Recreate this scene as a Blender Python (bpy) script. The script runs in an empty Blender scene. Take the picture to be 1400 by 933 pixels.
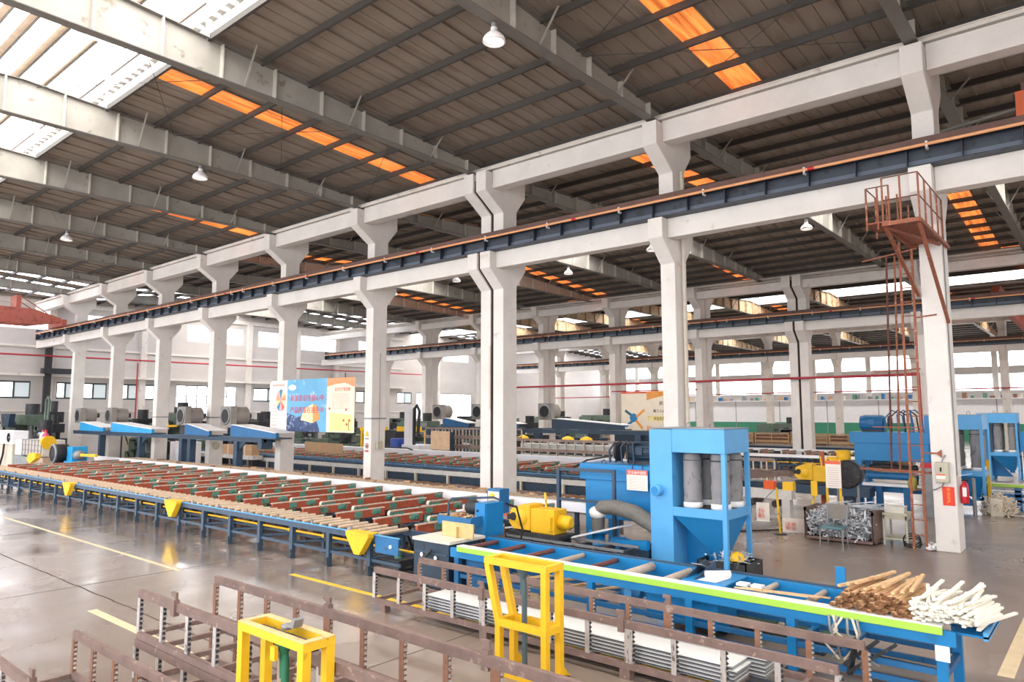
import bpy, math, random
from mathutils import Vector, Matrix
random.seed(7)
R = random.Random(11)
S = bpy.context.scene
C = S.collection

# ---------------------------------------------------------------- camera, sky, lights, exposure
cam = bpy.data.objects.new('camera', bpy.data.cameras.new('camera')); C.objects.link(cam)
cam.location = (0, 0, 2.75)
cam.data.sensor_width = 36.0; cam.data.lens = 36.0 * 975.0 / 1400.0
cam.data.clip_start = 0.05; cam.data.clip_end = 400
cam.rotation_euler = (math.radians(90 + 5.827), 0, math.radians(40.17))
S.camera = cam
w = bpy.data.worlds.new('sky'); S.world = w; w.use_nodes = True
bg = w.node_tree.nodes['Background']
bg.inputs['Color'].default_value = (0.97, 0.985, 1.0, 1); bg.inputs['Strength'].default_value = 1.75
S.view_settings.view_transform = 'Standard'; S.view_settings.look = 'None'
S.view_settings.gamma = 1.0; S.view_settings.use_curve_mapping = False
S.view_settings.exposure = 1.33
SKYLIGHT = 3.6      # daylight through the translucent ridge panels
WINDOW = 2.0        # daylight through the wall windows

# ---------------------------------------------------------------- materials
def lin(h):
    h = h.lstrip('#'); c = [int(h[i:i+2], 16) / 255 for i in (0, 2, 4)]
    return tuple(x / 12.92 if x <= .04045 else ((x + .055) / 1.055) ** 2.4 for x in c)
MC = {}
def mat(name, h, rough=.6, metal=0., var=.12, scale=3., h2=None, bump=0., stretch=None, spec=.5, dirt=.55):
    """base colour h broken up by noise; h2 is a second, worn colour in patches"""
    if name in MC: return MC[name]
    m = bpy.data.materials.new(name); m.use_nodes = True; n = m.node_tree.nodes; l = m.node_tree.links
    b = n['Principled BSDF']; b.inputs['Roughness'].default_value = rough; b.inputs['Metallic'].default_value = metal
    b.inputs['Specular IOR Level'].default_value = spec
    g = n.new('ShaderNodeNewGeometry'); src = g.outputs['Position']
    if stretch:
        mp = n.new('ShaderNodeVectorMath'); mp.operation = 'MULTIPLY'; mp.inputs[1].default_value = stretch
        l.new(src, mp.inputs[0]); src = mp.outputs[0]
    t = n.new('ShaderNodeTexNoise'); t.inputs['Scale'].default_value = scale; t.inputs['Detail'].default_value = 6
    t.inputs['Roughness'].default_value = .65; l.new(src, t.inputs['Vector'])
    r = n.new('ShaderNodeValToRGB'); c = lin(h)
    r.color_ramp.elements[0].position = .3; r.color_ramp.elements[1].position = .7
    r.color_ramp.elements[0].color = (*[x * (1 - var) for x in c], 1)
    r.color_ramp.elements[1].color = (*[min(1, x * (1 + var)) for x in c], 1)
    l.new(t.outputs['Fac'], r.inputs['Fac']); out = r.outputs['Color']
    if h2:
        t2 = n.new('ShaderNodeTexNoise'); t2.inputs['Scale'].default_value = scale * 2.7; t2.inputs['Detail'].default_value = 8
        l.new(src, t2.inputs['Vector'])
        r2 = n.new('ShaderNodeValToRGB'); r2.color_ramp.elements[0].position = dirt; r2.color_ramp.elements[1].position = dirt + .08
        l.new(t2.outputs['Fac'], r2.inputs['Fac'])
        mx = n.new('ShaderNodeMixRGB'); l.new(r2.outputs['Color'], mx.inputs['Fac']); l.new(out, mx.inputs['Color1'])
        mx.inputs['Color2'].default_value = (*lin(h2), 1); out = mx.outputs['Color']
    l.new(out, b.inputs['Base Color'])
    if bump:
        bp = n.new('ShaderNodeBump'); bp.inputs['Strength'].default_value = bump; bp.inputs['Distance'].default_value = .02
        l.new(t.outputs['Fac'], bp.inputs['Height']); l.new(bp.outputs['Normal'], b.inputs['Normal'])
    MC[name] = m; return m
def emit(name, h, strength, var=0., scale=3.):
    if name in MC: return MC[name]
    m = bpy.data.materials.new(name); m.use_nodes = True; n = m.node_tree.nodes; l = m.node_tree.links
    b = n['Principled BSDF']; c = lin(h); b.inputs['Base Color'].default_value = (*c, 1); b.inputs['Roughness'].default_value = .4
    b.inputs['Emission Color'].default_value = (*c, 1); b.inputs['Emission Strength'].default_value = strength
    if var:
        g = n.new('ShaderNodeNewGeometry'); t = n.new('ShaderNodeTexNoise'); t.inputs['Scale'].default_value = scale
        mp = n.new('ShaderNodeVectorMath'); mp.operation = 'MULTIPLY'; mp.inputs[1].default_value = (3.5, .3, 1); l.new(g.outputs['Position'], mp.inputs[0])
        t.inputs['Detail'].default_value = 5; l.new(mp.outputs[0], t.inputs['Vector'])
        r = n.new('ShaderNodeValToRGB'); r.color_ramp.elements[0].position = .35; r.color_ramp.elements[1].position = .65
        r.color_ramp.elements[0].color = (*[x * (1 - var) for x in c], 1); r.color_ramp.elements[1].color = (*c, 1)
        l.new(t.outputs['Fac'], r.inputs['Fac']); l.new(r.outputs['Color'], b.inputs['Emission Color'])
    MC[name] = m; return m

concrete = mat('white_painted_concrete', '#E6E0DB', .8, var=.07, scale=1.1, h2='#D6CBC2', bump=.15, dirt=.66)
concrete_old = mat('weathered_white_concrete', '#DDD6CF', .85, var=.1, scale=.9, h2='#C8BDB3', bump=.2, dirt=.62)
plaster = mat('stained_white_plaster', '#C6C0BC', .85, var=.09, scale=.35, bump=.1, stretch=(1, .6, 1.6))
roof_m = mat('brown_grey_roof_sheet', '#94887D', .75, var=.08, scale=.8, h2='#887A6E', stretch=(2, .3, 1))
seam_m = mat('dark_roof_seam', '#4A423C', .8)
stiff_m = mat('light_edge_steel', '#C9C4BB', .6, var=.1)
girder_m = mat('dusty_grey_steel', '#A9A59D', .6, var=.12, scale=1.3, h2='#8E8578', dirt=.62)
girder_f = mat('grey_steel_flange', '#76726D', .6, var=.1, scale=2)
purlin_m = mat('dark_grey_purlin_steel', '#4E4A47', .7, var=.12, scale=2)
crane_m = mat('dark_blue_crane_steel', '#343C49', .5, var=.15, scale=1.5, h2='#262A31')
rail_m = mat('rusty_rail_steel', '#664A42', .6, var=.2, scale=4)
orange_pipe = mat('orange_conductor_pipe', '#EBA878', .45, var=.1, scale=2)
blue = mat('bright_blue_paint', '#127CBA', .4, var=.08, scale=1.4, h2='#1A6CA0', dirt=.66)
blue_l = mat('light_blue_paint', '#55A3DC', .4, var=.08, scale=1.4, h2='#4593CC', dirt=.66)
blue_d = mat('dark_teal_blue_paint', '#33495F', .5, var=.15, scale=3, h2='#243442', dirt=.62)
blue_dk = mat('navy_machine_paint', '#23384C', .55, var=.2, scale=3, h2='#1E2A34', dirt=.6)
blue_m = mat('medium_blue_paint', '#1F679C', .5, var=.12, scale=2.5, h2='#1E5478', dirt=.62)
yellow = mat('yellow_paint', '#F2BE1E', .5, var=.08, scale=4, h2='#D9A11C', dirt=.66)
yellow_worn = mat('worn_yellow_paint', '#F0C028', .55, var=.1, scale=6, h2='#6B4A2A', dirt=.66)
yellow_top = mat('dusty_yellow_tan_paint', '#E3BE86', .6, var=.12, scale=6, h2='#C79A5C', dirt=.6)
rust = mat('rusty_brown_steel', '#7C665F', .75, var=.2, scale=5, h2='#A08A7E', bump=.2, dirt=.62)
rust_o = mat('orange_rust_steel', '#8C6450', .8, var=.2, scale=9, h2='#7A5A4A', bump=.2, dirt=.58)
galv = mat('scuffed_pale_steel', '#BDB6B2', .45, metal=.3, var=.2, scale=14, h2='#6A5F5A', dirt=.58, stretch=(1, 1, .3))
red_pipe = mat('red_fire_pipe_paint', '#B2303C', .5, var=.08)
red_beam = mat('red_oxide_beam_paint', '#B65A3E', .55, var=.14, scale=3, h2='#8E4634', dirt=.62)
belt_m = mat('grey_tan_felt_belt', '#C3B3A4', .9, var=.12, scale=6, h2='#9A8B7E')
belt_w = mat('off_white_felt_belt', '#D8CBB7', .9, var=.08, scale=6)
green_g = mat('green_gearbox_paint', '#5E8F7E', .5, var=.15, scale=6, h2='#42685C')
roller_w = mat('worn_beige_roller_sleeve', '#CBB49B', .8, var=.14, scale=7, h2='#B79F88', dirt=.6)
roller_g = mat('grey_beige_roller', '#B8AA9C', .7, var=.12, scale=7)
roller_r = mat('dark_red_brown_roller', '#6E4542', .7, var=.15, scale=7)
black = mat('black_rubber', '#1E1D1E', .6, var=.2)
dark = mat('dark_oily_machine_metal', '#34353A', .55, metal=.2, var=.35, scale=6, h2='#5A5550', dirt=.6)
steel = mat('bright_steel', '#C2C3C6', .3, metal=.85, var=.1, scale=8)
steel_d = mat('dull_grey_steel', '#8E8F92', .5, metal=.4, var=.15, scale=6)
white_m = mat('white_paint', '#EDECEE', .55, var=.04)
white_b = mat('white_coated_band', '#EDEDF4', .5, var=.04, scale=1)
cream = mat('cream_paint', '#D9CFC0', .6, var=.08)
wood = mat('pale_timber', '#D2AE84', .8, var=.18, scale=7, h2='#B4895E', dirt=.6)
wood_d = mat('dark_wood_ends', '#7A5438', .85, var=.2, scale=12)
card = mat('brown_cardboard', '#BE9A78', .85, var=.08)
green_wall = mat('green_painted_panel', '#3E8A6E', .7, var=.08)
green_bag = mat('pale_green_plastic_sacking', '#93B8A0', .6, var=.15, scale=5, h2='#6F9A80', bump=.4)
lime = mat('lime_green_edge_strip', '#A5D24E', .5, var=.06)
green_dk = mat('dark_green_paint', '#1F6B4C', .45, var=.1)
grey_bag = mat('grey_filter_cloth', '#8C8A8C', .85, var=.2, scale=3, h2='#6C6A6C', bump=.5, stretch=(1, 1, .5), dirt=.58)
red_ext = mat('glossy_red_paint', '#C8202E', .3, var=.05)
red_paper = mat('red_paper', '#E8422C', .6, var=.05)
gold = mat('gold_print', '#F3B33C', .5, var=.05)
grey_box = mat('grey_beige_enamel', '#BDB7A3', .5, var=.06)
alu = mat('milled_aluminium', '#D4D6DA', .32, metal=.6, var=.12, scale=5, h2='#8A8C92', dirt=.63)
alu_w = mat('white_wrapped_profile', '#DDDDDA', .5, var=.04, scale=2)
skin = mat('skin', '#C99A7C', .6, var=.04)
orange_cl = mat('orange_cloth', '#E5622E', .8, var=.08)
blue_cl = mat('blue_cloth', '#7E9CC6', .85, var=.1)
navy_cl = mat('navy_cloth', '#2A3350', .85, var=.1)
mgreen = mat('grey_green_machine_paint', '#5C6E60', .55, var=.2, scale=3, h2='#3C463F', dirt=.6)
tan_l = mat('dusty_tan_girder_paint', '#C9AE8E', .7, var=.12, scale=1.2, h2='#A58A6C')
red_cr = mat('faded_red_crane_paint', '#A8584A', .6, var=.15, scale=1.2, h2='#8E4A40')
print_m = lambda h: mat('print_' + h, '#' + h, .7, var=.0)
sky_panel = emit('translucent_white_daylight_panel', '#FFFCF8', SKYLIGHT)
sky_dim = emit('translucent_white_roof_sheet', '#F4F8FF', 2.2)
sky_orange = emit('glowing_orange_roof_sheet', '#F58A42', .62, var=.8, scale=2.2)
glass_em = emit('daylit_window_pane', '#FAFCFF', WINDOW)
glass_dim = emit('frosted_window_pane', '#B9C2C4', .28)
lamp_glow = emit('lamp_inner_face', '#FFF6EA', .6)

# floor: polished concrete with darker, rougher and shinier patches
fm = bpy.data.materials.new('polished_concrete_floor'); fm.use_nodes = True
n = fm.node_tree.nodes; l = fm.node_tree.links; b = n['Principled BSDF']
g = n.new('ShaderNodeNewGeometry')
t = n.new('ShaderNodeTexNoise'); t.inputs['Scale'].default_value = .22; t.inputs['Detail'].default_value = 7; t.inputs['Roughness'].default_value = .6
l.new(g.outputs['Position'], t.inputs['Vector'])
r = n.new('ShaderNodeValToRGB'); e = r.color_ramp.elements
e[0].position = .25; e[0].color = (*lin('#7E6F64'), 1); e[1].position = .8; e[1].color = (*lin('#A39386'), 1)
t2 = n.new('ShaderNodeTexNoise'); t2.inputs['Scale'].default_value = 2.2; t2.inputs['Detail'].default_value = 9; t2.inputs['Roughness'].default_value = .7; l.new(g.outputs['Position'], t2.inputs['Vector'])
ad = n.new('ShaderNodeMath'); ad.operation = 'MULTIPLY_ADD'; ad.inputs[1].default_value = .2; l.new(t2.outputs['Fac'], ad.inputs[0])
m0 = n.new('ShaderNodeMath'); m0.operation = 'MULTIPLY'; m0.inputs[1].default_value = .68; l.new(t.outputs['Fac'], m0.inputs[0]); l.new(m0.outputs[0], ad.inputs[2])
l.new(ad.outputs[0], r.inputs['Fac']); l.new(r.outputs['Color'], b.inputs['Base Color'])
# worn-smooth sheen: glossier in the open aisle at the left, duller where the traffic and oil are
sx = n.new('ShaderNodeSeparateXYZ'); l.new(g.outputs['Position'], sx.inputs[0])
mr = n.new('ShaderNodeMapRange'); mr.inputs['From Min'].default_value = -6; mr.inputs['From Max'].default_value = -15; mr.inputs['To Min'].default_value = 0; mr.inputs['To Max'].default_value = 1
l.new(sx.outputs['X'], mr.inputs['Value'])
wv = n.new('ShaderNodeMath'); wv.operation = 'MULTIPLY_ADD'; wv.inputs[1].default_value = 1.75; wv.inputs[2].default_value = -.8; l.new(t.outputs['Fac'], wv.inputs[0])
am = n.new('ShaderNodeMath'); am.operation = 'ADD'; am.use_clamp = True; l.new(mr.outputs['Result'], am.inputs[0]); l.new(wv.outputs[0], am.inputs[1])
rr = n.new('ShaderNodeMapRange'); rr.inputs['To Min'].default_value = .30; rr.inputs['To Max'].default_value = .16
l.new(am.outputs[0], rr.inputs['Value']); l.new(rr.outputs['Result'], b.inputs['Roughness'])
cw = n.new('ShaderNodeMapRange'); cw.inputs['To Min'].default_value = .1; cw.inputs['To Max'].default_value = 1.0; l.new(am.outputs[0], cw.inputs['Value']); l.new(cw.outputs['Result'], b.inputs['Coat Weight'])
cr = n.new('ShaderNodeMapRange'); cr.inputs['From Min'].default_value = .38; cr.inputs['From Max'].default_value = .62; cr.inputs['To Min'].default_value = .10; cr.inputs['To Max'].default_value = .34
t3 = n.new('ShaderNodeTexNoise'); t3.inputs['Scale'].default_value = .7; t3.inputs['Detail'].default_value = 3; l.new(g.outputs['Position'], t3.inputs['Vector']); l.new(t3.outputs['Fac'], cr.inputs['Value']); l.new(cr.outputs['Result'], b.inputs['Coat Roughness']); b.inputs['Coat IOR'].default_value = 2.5
b.inputs['Specular IOR Level'].default_value = .6
floor_m = fm

# ---------------------------------------------------------------- mesh helpers
def origin(o):
    v = Vector((0, 0, 0))
    while o is not None:
        v += o.location; o = o.parent
    return v
class M:
    """collects simple shapes in world coordinates; build() links them as ONE mesh object"""
    def __init__(s): s.v = []; s.f = []; s.sm = []
    def add(s, vs, fs, smooth=False):
        k = len(s.v); s.v += [tuple(p) for p in vs]; s.f += [tuple(i + k for i in f) for f in fs]; s.sm += [smooth] * len(fs); return s
    def box(s, x0, x1, y0, y1, z0, z1):
        if x0 > x1: x0, x1 = x1, x0
        if y0 > y1: y0, y1 = y1, y0
        if z0 > z1: z0, z1 = z1, z0
        return s.add([(x0, y0, z0), (x1, y0, z0), (x1, y1, z0), (x0, y1, z0), (x0, y0, z1), (x1, y0, z1), (x1, y1, z1), (x0, y1, z1)],
                     [(3, 2, 1, 0), (4, 5, 6, 7), (0, 1, 5, 4), (1, 2, 6, 5), (2, 3, 7, 6), (3, 0, 4, 7)])
    def bar(s, p, q, w=.04, h=.04, up=(0, 0, 1)):
        p = Vector(p); q = Vector(q); d = (q - p).normalized(); u = Vector(up)
        if abs(d.dot(u)) > .98: u = Vector((0, 1, 0))
        a = d.cross(u).normalized(); c = a.cross(d)
        vs = [x + a * (w / 2 * i) + c * (h / 2 * j) for x in (p, q) for i, j in ((-1, -1), (1, -1), (1, 1), (-1, 1))]
        return s.add(vs, [(0, 1, 2, 3), (7, 6, 5, 4), (0, 4, 5, 1), (1, 5, 6, 2), (2, 6, 7, 3), (3, 7, 4, 0)])
    def cyl(s, p, q, r, r2=None, n=12, caps=True, a0=0):
        p = Vector(p); q = Vector(q); d = (q - p).normalized(); r2 = r if r2 is None else r2
        u = Vector((0, 0, 1)) if abs(d.z) < .95 else Vector((1, 0, 0))
        a = d.cross(u).normalized(); c = a.cross(d); vs = []
        for x, rad in ((p, r), (q, r2)):
            for i in range(n):
                t = a0 + 2 * math.pi * i / n; vs.append(x + a * (rad * math.cos(t)) + c * (rad * math.sin(t)))
        s.add(vs, [(i, n + i, n + (i + 1) % n, (i + 1) % n) for i in range(n)], True)
        if caps:
            s.add(vs[:n], [tuple(range(n))]); s.add(vs[n:], [tuple(reversed(range(n)))])
        return s
    def tube(s, pts, r, n=8, rr=None):
        pts = [Vector(p) for p in pts]; vs = []; prev = None
        for i, p in enumerate(pts):
            d = (pts[min(i + 1, len(pts) - 1)] - pts[max(i - 1, 0)]).normalized()
            if prev is None:
                u = Vector((0, 0, 1)) if abs(d.z) < .9 else Vector((1, 0, 0)); a = d.cross(u).normalized()
            else: a = (prev - d * prev.dot(d)).normalized()
            prev = a; c = a.cross(d); q = r if rr is None else rr[i]
            vs += [p + a * (q * math.cos(2 * math.pi * k / n)) + c * (q * math.sin(2 * math.pi * k / n)) for k in range(n)]
        m = len(pts)
        s.add(vs, [(i * n + k, (i + 1) * n + k, (i + 1) * n + (k + 1) % n, i * n + (k + 1) % n) for i in range(m - 1) for k in range(n)]
              , True)
        s.add(vs[:n], [tuple(range(n))]); s.add(vs[-n:], [tuple(reversed(range(n)))])
        return s
    def prism(s, poly, ax, a0, a1):
        """poly: 2D points in the plane across axis ax (x: (y,z), y: (x,z), z: (x,y))"""
        f = {'x': lambda p, a: (a, p[0], p[1]), 'y': lambda p, a: (p[0], a, p[1]), 'z': lambda p, a: (p[0], p[1], a)}[ax]
        k = len(poly); area = sum(poly[i][0] * poly[(i + 1) % k][1] - poly[(i + 1) % k][0] * poly[i][1] for i in range(k))
        if (area < 0) != (ax == 'y'): poly = list(reversed(poly))
        if a0 > a1: a0, a1 = a1, a0
        vs = [f(p, a0) for p in poly] + [f(p, a1) for p in poly]
        return s.add(vs, [tuple(reversed(range(k))), tuple(range(k, 2 * k))] + [(i, (i + 1) % k, k + (i + 1) % k, k + i) for i in range(k)])
    def lathe(s, prof, c, n=20, ax='z', caps=True):
        """prof: (radius, height) pairs around centre c"""
        vs = []
        for r_, h in prof:
            for i in range(n):
                t = 2 * math.pi * i / n; x, y = r_ * math.cos(t), r_ * math.sin(t)
                vs.append({'z': (c[0] + x, c[1] + y, c[2] + h), 'y': (c[0] + x, c[1] + h, c[2] + y), 'x': (c[0] + h, c[1] + x, c[2] + y)}[ax])
        m = len(prof); fs = [(i * n + k, i * n + (k + 1) % n, (i + 1) * n + (k + 1) % n, (i + 1) * n + k) for i in range(m - 1) for k in range(n)]
        if ax == 'y': fs = [tuple(reversed(f)) for f in fs]
        s.add(vs, fs, True)
        if caps and prof[0][0] > .001: s.add(vs[:n], [tuple(reversed(range(n))) if ax != 'y' else tuple(range(n))])
        if caps and prof[-1][0] > .001: s.add(vs[-n:], [tuple(range(n)) if ax != 'y' else tuple(reversed(range(n)))])
        return s
    def ball(s, c, rx, ry=None, rz=None, n=12, m=8, wob=0, rnd=None):
        ry = ry or rx; rz = rz or rx; vs = []
        for j in range(m + 1):
            ph = math.pi * j / m
            for i in range(n):
                t = 2 * math.pi * i / n; k = 1 + (rnd.uniform(-wob, wob) if wob and 0 < j < m else 0)
                vs.append((c[0] + rx * k * math.sin(ph) * math.cos(t), c[1] + ry * k * math.sin(ph) * math.sin(t), c[2] - rz * k * math.cos(ph)))
        return s.add(vs, [(j * n + i, j * n + (i + 1) % n, (j + 1) * n + (i + 1) % n, (j + 1) * n + i) for j in range(m) for i in range(n)], True)
    def build(s, name, m, parent=None, bevel=0., kind=None):
        me = bpy.data.meshes.new(name); o0 = origin(parent) if parent else Vector((0, 0, 0))
        me.from_pydata([(x - o0.x, y - o0.y, z - o0.z) for x, y, z in s.v], [], s.f)
        me.materials.append(m); me.polygons.foreach_set('use_smooth', s.sm); me.update()
        if any(s.sm) and not all(s.sm):
            pass
        o = bpy.data.objects.new(name, me); C.objects.link(o)
        if parent: o.parent = parent
        if bevel:
            bv = o.modifiers.new('bevel', 'BEVEL'); bv.width = bevel; bv.segments = 2; bv.limit_method = 'ANGLE'
        if kind: o['kind'] = kind
        return o
def B(x0, x1, y0, y1, z0, z1): return M().box(x0, x1, y0, y1, z0, z1)
def tag(o, label, cat, group=None):
    o['label'] = label; o['category'] = cat
    if group: o['group'] = group
    return o
def thing(name, label, cat, loc=(0, 0, 0), rz=0, group=None):
    o = bpy.data.objects.new(name, None); o.empty_display_size = .1; C.objects.link(o)
    o.location = loc; o.rotation_euler = (0, 0, rz); return tag(o, label, cat, group)
def struct(o): o['kind'] = 'structure'; return o
def part_copy(o, off, parent=None):
    c = o.copy(); C.objects.link(c); c.parent = parent or o.parent; c.location = Vector(o.location) + Vector(off); return c
def tree_copy(o, loc=None, rz=None, label=None, group=None, parent=None):
    c = o.copy(); C.objects.link(c)
    if parent is not None: c.parent = parent
    for ch in list(o.children): tree_copy(ch, parent=c)
    if loc is not None: c.location = loc
    if rz is not None: c.rotation_euler = (0, 0, rz)
    if label: c['label'] = label
    if group: c['group'] = group
    return c
ORD = ['first', 'second', 'third', 'fourth', 'fifth', 'sixth', 'seventh', 'eighth', 'ninth', 'tenth', 'eleventh', 'twelfth', 'thirteenth', 'fourteenth']
def text(name, s, size, m, parent, origin_w, xdir, ydir, depth=.003, width=None):
    """flat raised lettering: origin_w lower left corner, xdir reading direction, ydir up"""
    cu = bpy.data.curves.new(name, 'FONT'); cu.body = s; cu.size = size; cu.extrude = depth
    t = bpy.data.objects.new(name, cu); C.objects.link(t)
    dg = bpy.context.evaluated_depsgraph_get(); me = bpy.data.meshes.new_from_object(t.evaluated_get(dg))
    C.objects.unlink(t); bpy.data.objects.remove(t)
    xs = [v.co.x for v in me.vertices]; k = (width / max(.01, max(xs) - min(xs))) if width and xs else 1
    X = Vector(xdir).normalized(); Y = Vector(ydir).normalized(); Z = X.cross(Y); o0 = Vector(origin_w) - (origin(parent) if parent else Vector((0, 0, 0)))
    for v in me.vertices:
        c = v.co.copy(); v.co = o0 + X * (c.x * k) + Y * c.y + Z * c.z
    me.materials.clear(); me.materials.append(m)
    o = bpy.data.objects.new(name, me); C.objects.link(o)
    if parent: o.parent = parent
    return o
# ================================================================ THE BUILDING
XW, XE = -57.3, 9.5           # end wall and the open end behind the camera
Y0, YN = -6.6, 88.2
ROWA, ROWB, ROWC = 17.07, 41.0, 65.3
COLA = [3.3, -2.75, -8.78, -14.70, -15.24, -21.08, -27.0, -33.0, -38.85, -44.85, -51.0]
COLB = [4.7, -1.3, -7.3, -12.92, -13.5, -19.15, -25.25, -31.2, -37.3, -43.4, -49.5]
COLC = [-.3, -6.3, -12.3, -18.3, -24.25, -30.2, -36.1, -42.0, -48.0]
FRAMES = [3.3, -2.75, -8.78, -15.24, -21.08, -27.0, -33.0, -38.85, -44.85, -51.0]

floor = struct(B(XW, XE + 20, Y0 - 14, YN, -.3, 0).build('floor', floor_m))
# painted lines and the long joint in the floor
yl = mat('worn_yellow_floor_paint', '#E9BE3A', .5, var=.08, scale=5, h2='#C9B08A', dirt=.6)
yl2 = mat('faded_cream_floor_paint', '#D9C49E', .5, var=.1, scale=5)
for x0, x1, y0, y1, m_ in ((-11.05, -1.2, 7.15, 7.25, yl), (-23, -12.8, 6.05, 6.12, yl2), (-11.2, -6.0, 4.05, 4.17, yl2), (-10.6, -2.5, 4.84, 4.96, yl),
                        (-1.15, -1.0, 9.3, 14, yl2), (-1.0, 4, 5.9, 6.0, yl2)):
    B(x0, x1, y0, y1, .0, .003).build('painted_line', m_, floor)
jm = mat('dark_floor_joint', '#4A4038', .9)
k = M(); x = -40.
while x < -6:
    k.bar((x, 4.5 + R.uniform(-.012, .012), .001), (x + .5, 4.5 + R.uniform(-.012, .012), .001), .02, .004); x += .5
k.build('expansion_joint', jm, floor)
for xx in (-19.5, -12.9, -6.4, -26.):
    B(xx, xx + .012, -6, 8, 0, .002).build('expansion_joint', jm, floor)

# ---------------- end wall (left of the picture)
openings = []   # (y0, y1, z0, z1, kind)
for y0, y1 in ((4, 7.5), (8.6, 12.4), (13.6, 17.2), (19.0, 22.4), (27.0, 31.85), (33.3, 36.8), (37.6, 41.9), (44.2, 47.2), (50, 54), (56, 60), (62, 66)):
    openings.append((y0, y1, 8.6, 10.0, 'high'))
for y0, y1 in ((9.4, 11.4), (14.3, 16.25), (17.85, 18.95), (19.3, 21.15), (22.0, 23.3), (23.9, 25.3), (33.0, 35.8), (44, 46), (49.3, 51.3)):
    openings.append((y0, y1, 3.8, 5.0, 'low'))
openings.append((26.3, 31.4, 2.5, 5.05, 'grid'))
openings.append((52.0, 60.5, 2.2, 5.0, 'bright'))
# the wall as a grid of solid pieces around its openings
ys = sorted({Y0, YN} | {v for o in openings for v in o[:2]})
k = M()
for a, b_ in zip(ys, ys[1:]):
    mid = (a + b_) / 2; zs = [0.]
    for o in sorted(openings, key=lambda o: o[2]):
        if o[0] < mid < o[1]: zs += [o[2], o[3]]
    zs.append(11.9)
    for i in range(0, len(zs), 2): k.box(XW - .24, XW, a, b_, zs[i], zs[i + 1])
wall = struct(k.build('wall_west', plaster))
for y in (6.6, 17.3, 23.6, 32.4, 37.2, 41.5, 47.8, 55, 61.5): B(XW, XW + .28, y - .22, y + .22, 0, 10.6).build('pilaster', concrete_old, wall)
for z0, z1, d in ((5.35, 5.5, .55), (2.9, 2.97, .06), (7.35, 7.5, .1), (10.4, 10.7, .2)):
    B(XW, XW + d, Y0, 50, z0, z1).build('ledge', concrete_old, wall)
frame_dk = mat('dark_window_frame', '#3F4A4C', .5)
wi = 0
for y0, y1, z0, z1, kd in openings:
    wi += 1
    wn = bpy.data.objects.new('window_%d' % wi, None); C.objects.link(wn); wn.location = (XW, (y0 + y1) / 2, z0); wn['kind'] = 'structure'
    f = M(); t_ = .12 if kd == 'low' else .07
    f.box(XW - .1, XW - .02, y0, y1, z0, z0 + t_).box(XW - .1, XW - .02, y0, y1, z1 - t_, z1)
    nb = {'high': 3, 'low': 2, 'grid': 6, 'bright': 5}[kd]
    for i in range(nb + 1):
        yy = y0 + (y1 - y0) * i / nb; f.box(XW - .11, XW - .01, yy - t_ / 2, yy + t_ / 2, z0 + t_, z1 - t_)
    if kd == 'grid':
        for q in (.33, .66): f.box(XW - .1, XW - .02, y0, y1, z0 + (z1 - z0) * q - .03, z0 + (z1 - z0) * q + .03)
    f.build('window_frame', frame_dk if kd != 'high' else white_m, wn)
    for i in range(nb):
        a = y0 + (y1 - y0) * i / nb; c = y0 + (y1 - y0) * (i + 1) / nb
        mm = glass_em if kd in ('high', 'bright') or (kd == 'low' and i % 2 == 0) else (glass_dim if kd == 'low' else glass_em)
        B(XW - .07, XW - .05, a + .03, c - .03, z0 + .05, z1 - .05).build('window_pane', mm, wn)

# ---------------- far wall beyond the third and fourth bays
far = M()
far.box(XW, XE, YN, YN + .24, 0, 4.55).box(XW, XE, YN, YN + .24, 4.55, 5.1).box(XW, XE, YN, YN + .24, 6.9, 7.6).box(XW, XE, YN, YN + .24, 9.3, 11.9)
wall_n = struct(far.build('wall_north', plaster))
x = XW; j = 0
while x < XE:
    B(x - .25, x + .25, YN - .3, YN, 0, 10.8).build('pilaster', concrete_old, wall_n); x += 6
k = 0; x = XW + .4
while x < XE - 1:
    for z0, z1 in ((5.1, 6.9), (7.6, 9.3)):
        k += 1
        wn = bpy.data.objects.new('window_%d' % (wi + k), None); C.objects.link(wn); wn.location = (x + 2.6, YN, z0); wn['kind'] = 'structure'
        f = M()
        for i in range(5): f.box(x + i * 1.3 - .03, x + i * 1.3 + .03, YN + .02, YN + .1, z0, z1)
        f.box(x, x + 5.2, YN + .02, YN + .1, z0, z0 + .05).box(x, x + 5.2, YN + .02, YN + .1, z1 - .05, z1)
        f.build('window_frame', white_m, wn)
        for i in range(4): B(x + i * 1.3 + .03, x + i * 1.3 + 1.27, YN + .05, YN + .07, z0 + .05, z1 - .05).build('window_pane', glass_em, wn)
    x += 6
# white and green partition panels in front of it
for i in range(11):
    x0 = XW + 5 + i * 5.4
    p = thing('partition_panel', 'white partition panel with green base along the far wall, %s from the left' % ORD[i], 'partition', (x0, YN - 2.2, 0), group='partition panels along the far wall')
    B(x0, x0 + 5.32, YN - 2.26, YN - 2.2, 1.75, 4.3).build('white_panel', white_m, p)
    B(x0, x0 + 5.32, YN - 2.26, YN - 2.2, 0, 1.75).build('green_base', green_wall, p)
    B(x0 + 5.32, x0 + 5.4, YN - 2.28, YN - 2.18, 0, 4.32).build('joint_post', steel_d, p)

# ---------------- unseen wall added to block side light and darken the columns' right faces
we = M(); we.box(XE, XE + .24, Y0, YN, 0, 3.0).box(XE, XE + .24, Y0, YN, 6.0, 11.9)
for i in range(17): we.box(XE, XE + .24, Y0 + i * 6, Y0 + i * 6 + 1.6, 3.0, 6.0)
struct(we.build('wall_east_blocker', plaster))
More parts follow.
